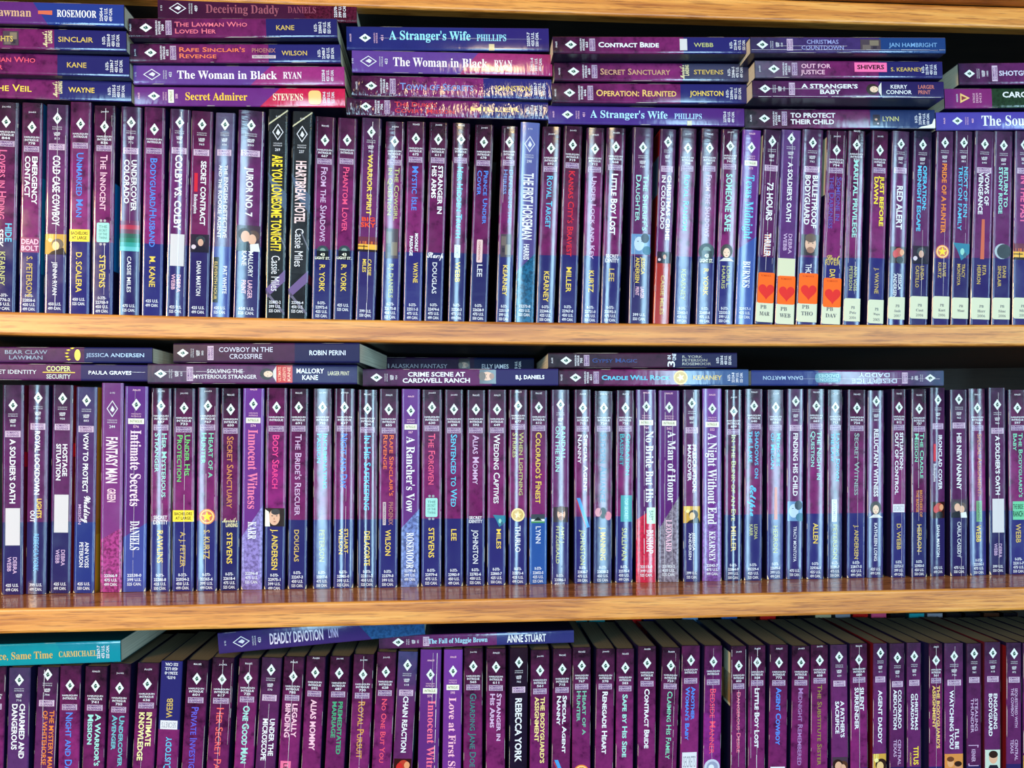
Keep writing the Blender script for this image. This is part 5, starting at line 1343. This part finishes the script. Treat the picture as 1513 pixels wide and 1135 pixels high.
# over the middle row
b = FLAT(-72, 218.5, (536, 561, 539, 564), 0.0, 'C', -50, 'SECRET IDENTITY', (-25, 53), 'S', 's', label="flat purple paperback with a yellow-lined security badge, bottom one over the middle row's start", group=GB, au='PAULA GRAVES', ar=(130, 194), acol='w', acap=.24, tcap=.26, npr=0, cr=[(.55, 170, 215, .3)], numv=dict(dull=.28))
P = Print(b, 'series_badge', 3)
P.text('COOPER', b.px(67.5), b.px(103.5), (226, 224, 160), 'x', .72, .30)
P.rect(b.px(62), b.px(110), .46, .52, 'y')
P.text('SECURITY', b.px(67.5), b.px(103.5), (206, 206, 200), 'x', .24, .26)
b = FLAT(-70, 225, (507.5, 532, 509.5, 532.5), 0.0, 'C', -50, 'BEAR CLAW\nLAWMAN', (6.5, 69), (150, 156, 176), 's', label='flat purple paperback with a yellow paw print, resting on the one with the security badge', group=GB, au='JESSICA ANDERSEN', ar=(126, 213), acol=(150, 164, 196), acap=.26, tcap=.27, npr=0, tal='CENTER', snap=b.topz, numv=dict(dull=.28), col=dict(color_head=(58, 30, 64), color_middle=(72, 30, 74), color_tail=(28, 28, 76)))  # spine colours darkened to carry the shade under the shelf above
P = Print(b, 'paw_emblem', 3, 'yellow paw print')
w_ = b.W
P.disc(b.px(113.5), .5, .0046, 'Y', rv=.0024)
for i, (dv, du) in enumerate([(-.0012, .42), (-.0042, .30), (-.0054, .10), (-.0052, -.12), (-.0040, -.30)]):
    P.poly([(.5 + du + .06, b.px(108) + dv), (.5 + du + .02, b.px(108) + dv - .0018), (.5 + du - .05, b.px(108) + dv), (.5 + du + .02, b.px(108) + dv + .0018)], 'Y')
b = FLAT(218, 527.6, (537, 567.5, 539, 567.5), -0.004, 'C', 237, 'SOLVING THE\nMYSTERIOUS STRANGER', (285, 378), 'w', 's', label='flat paperback titled solving the mysterious stranger with red box and gold glare', group=GB, au='MALLORY\nKANE', ar=(437, 478), acol='w', acap=.26, tcap=.22, npr=0, tal='CENTER', aal='CENTER', pic=('woman', 383, 407), cr=[(.62, 240, 360, .3)], numv=dict(crinkle=.2, dull=.2))
P = Print(b, 'series_badge', 3)
P.rect(b.px(407), b.px(431), .06, .98, (196, 40, 40))
for i, t_ in enumerate(['ULTIMATE', 'AGENTS', 'KANE']):
    P.text(t_, b.px(409.5 + i * 7), b.px(414 + i * 7), (240, 190, 160), 's', cap=.36, up=True, lift=1)
P.text('LARGER PRINT', b.px(484), b.px(516), 'T', 's', .55, .2)
zt = b.topz
b = FLAT(241, 531, (504, 534, 507, 537), -0.020, 'C', 256, 'COWBOY IN THE\nCROSSFIRE', (313, 397), (206, 200, 220), 's', label='flat purple paperback titled cowboy in the crossfire, skewed to show its page ends', group=GB, au='ROBIN PERINI', ar=(454, 510), acol=(206, 206, 226), acap=.26, tcap=.27, npr=0, tal='CENTER', yaw=math.radians(-7), snap=zt, numv=dict(dull=.28), col=dict(color_head=(48, 26, 54), color_middle=(72, 30, 74), color_tail=(28, 28, 80)))  # darker spine colours stand in for shade from the shelf above
bI = FLAT(536, 825, (545, 571, 544.5, 570), 0.0, 'C', 556, 'CRIME SCENE AT\nCARDWELL RANCH', (594, 693), 'w', 'b', label='flat paperback titled crime scene at a ranch with a bearded face', group=GB, au='B.J. DANIELS', ar=(761, 804), acol='w', ast='b', acap=.24, tcap=.28, npr=0, tal='CENTER', pic=('skin', 706, 733), numv=dict(dull=.28))
b = FLAT(530, 789, (512, 538, 513, 540), 0.088, 'C', 548, 'ALASKAN FANTASY', (577, 660), (186, 178, 196), 's', label='flat dark paperback titled alaskan fantasy, pushed back into shadow', group=GB, au='ELLY JAMES', ar=(711, 751), acol=(150, 140, 170), acap=.26, tcap=.25, npr=2, pic=('skin', 676, 694), snap=bI.topz, numv=dict(dull=.28), col=dict(color_head=(40, 22, 48), color_middle=(56, 26, 66), color_tail=(24, 26, 72)))  # shade of the recess is also put into the darker spine colours
b = FLAT(826, 1106, (545.5, 570.5, 545.5, 570.5), 0.0, 'A', 850, 'Cradle Will Rock', (888, 989), 'c', 'b', label='flat paperback titled cradle will rock with a round pale badge', group=GB, au='KEARNEY', ar=(1023, 1066), acol='g', ast='b', num='651', acap=.28, tcap=.30, bad=('sun', 994, 1015), col=dict(color_tail=(58, 84, 134)))
b = FLAT(810, 1089, (515, 539, 515.5, 537.6), 0.004, 'A', 836, 'Gypsy Magic', (874, 940), (54, 70, 130), label='flat shadowed paperback marked 3 in one above cradle will rock', group=GB, au='R. YORK\nPETERSON\nROSEMOOR', ar=(1007, 1050), acol=(130, 110, 96), num='705', acap=.18, tcap=.30, snap=b.topz, col=dict(color_head=(44, 30, 40), color_middle=(60, 26, 50), color_tail=(30, 26, 66)), numv=dict(dull=.28))  # shelf shade painted in as darker spine colours
P = Print(b, 'series_badge', 3)
P.text('3', b.px(985), b.px(996), 'S', 's', cap=.19, up=True, u=.26)
P.text('IN', b.px(985), b.px(990), 'S', 's', cap=.13, up=True, u=.70)
P.text('ONE', b.px(992), b.px(998), 'S', 's', cap=.22, up=True, u=.72)
b = FLAT(1110, 1394.5, (546.5, 570.5, 547.5, 570), 0.0, 'C', 1374, 'DESERT ICE\nDADDY', (1324, 1257), (200, 206, 224), 's', label='flat paperback lying upside down, titled desert ice daddy', group=GB, flip=True, au='DANA MARTON', ar=(1185, 1127), acol=(170, 190, 214), acap=.26, tcap=.30, npr=0, tal='CENTER', col=dict(color_tail=(44, 52, 112), color_head=(70, 84, 110)), cr=[(.55, 1388, 1180, .25)])
P = Print(b, 'series_badge', 3)
P.rrect(b.px(1241), b.px(1203), .18, .8, (84, 130, 150), .003)
P.text('MISSION', b.px(1236), b.px(1210), (170, 206, 206), 't', .62, .2, lift=1)
P.text('DADDIES', b.px(1238), b.px(1208), (170, 206, 206), 's', .36, .22, lift=1)

# over the lowest row
b = FLAT(-112, 178, (956, 989, 946, 979), 0.0, 'D', -80, 'Another Place, Same Time', (-70, 77), (206, 170, 96), 'r', label='flat teal paperback with yellow lettering, cut by the frame, page end showing', group=GC, au='CARMICHAEL', ar=(86, 143), acol=(206, 180, 110), ast='r', acap=.28, tcap=.36, col=dict(color_head=(22, 128, 138), color_middle=(20, 130, 140), color_tail=(18, 124, 140), color_side=(10, 84, 92)), wear=.6, tu=.46, aq=.46, box=False)
b = FLAT(560, 848, (940.5, 959.5, 931, 950.5), 0.0, 'C', 588, 'The Fall of Maggie Brown', (632, 719), (170, 214, 236), 'r', label='flat thin paperback naming its author in tall white capitals, over the lowest row', group=GC, au='ANNE STUART', ar=(748, 806), acol='w', ast='x', acap=.62, tcap=.42, num='0701', npr=0, col=dict(color_tail=(48, 48, 104)), numv=dict(split=.60))
zt = b.topz
b = FLAT(322.5, 627, (935.5, 967.5, 907.5, 938), -0.003, 'E', 356, 'DEADLY DEVOTION', (397.5, 476), (226, 206, 224), 'x', label='flat violet paperback titled deadly devotion, tilted up onto its neighbour', group=GC, au='LYNN', ar=(484, 498), acol=(200, 180, 220), ast='x', acap=.44, tcap=.56, num='423', col=dict(color_head=(62, 46, 108), color_middle=(68, 46, 112), color_tail=(44, 86, 136)), numv=dict(split=.70, slant=-.08, fleck=.6), npr=0, wear=.4)

# ------------------------------------------------------------------ a second rank of books behind the lowest row, tops just in view
back = [(30, 't'), (90, 't'), (163, 'R'), (650, 'k'), (680, 'h'), (712, 'R'), (744, 'k'), (772, 'h'), (800, 'k'), (830, 'N'),
        (856, 't'), (882, 't'), (910, 'k'), (936, 'R'), (963, 'N'), (991, 'k'), (1020, 'L'), (1048, 'k'), (1078, 'B'), (1106, 'h'), (1135, 'R'), (1163, 'k'), (1190, 'k'), (1217, 'T'), (1246, 'z'), (1272, 'R'), (1299, 's'), (1327, 'k'), (1355, 't'), (1382, 'z'), (1410, 'k'), (1438, 'k'), (1466, 'h'), (1494, 'k')]
WORD = dict(k='black', t='teal', R='red', h='brown', N='navy', L='grey-blue', B='blue', T='tan', z='grey', s='rose')
for px_, c in back:
    Yb = 0.1005
    yy = {True: 913.0, False: 915.0}[px_ > 900] - px_ * 0.004 + 3
    head = at(px_, yy - 4, Yb)
    W = 24.5 / FPX * 0.75
    b = Book(Vector((head.x, Yb, z3 + .0003)), Vector((head.x, Yb, head.z)), W, Yb)
    cc = C[c]
    b.col.update(color_head=cc, color_middle=cc, color_tail=cc, color_side=tuple(int(x * .6) for x in cc))
    b.num.update(mottle=.2)
    near = min((s for s in ROWS[3] if s['title']), key=lambda s: abs(project(Vector((s['head'].x, 0, s['head'].z)))[0] - px_))
    nm = near['title'].replace('\n', ' ').lower()
    if 'jane' in nm or 'rebecca' in nm:
        nm = 'stranger in his arms'
    b.props = dict(label='%s book in the rear rank, peeking out behind %s' % (WORD[c], nm), category='book', group='books in the rear rank behind the lowest row')
    b.name = 'rear_book'

make_texts()
for b in BOOKS:
    b.build()
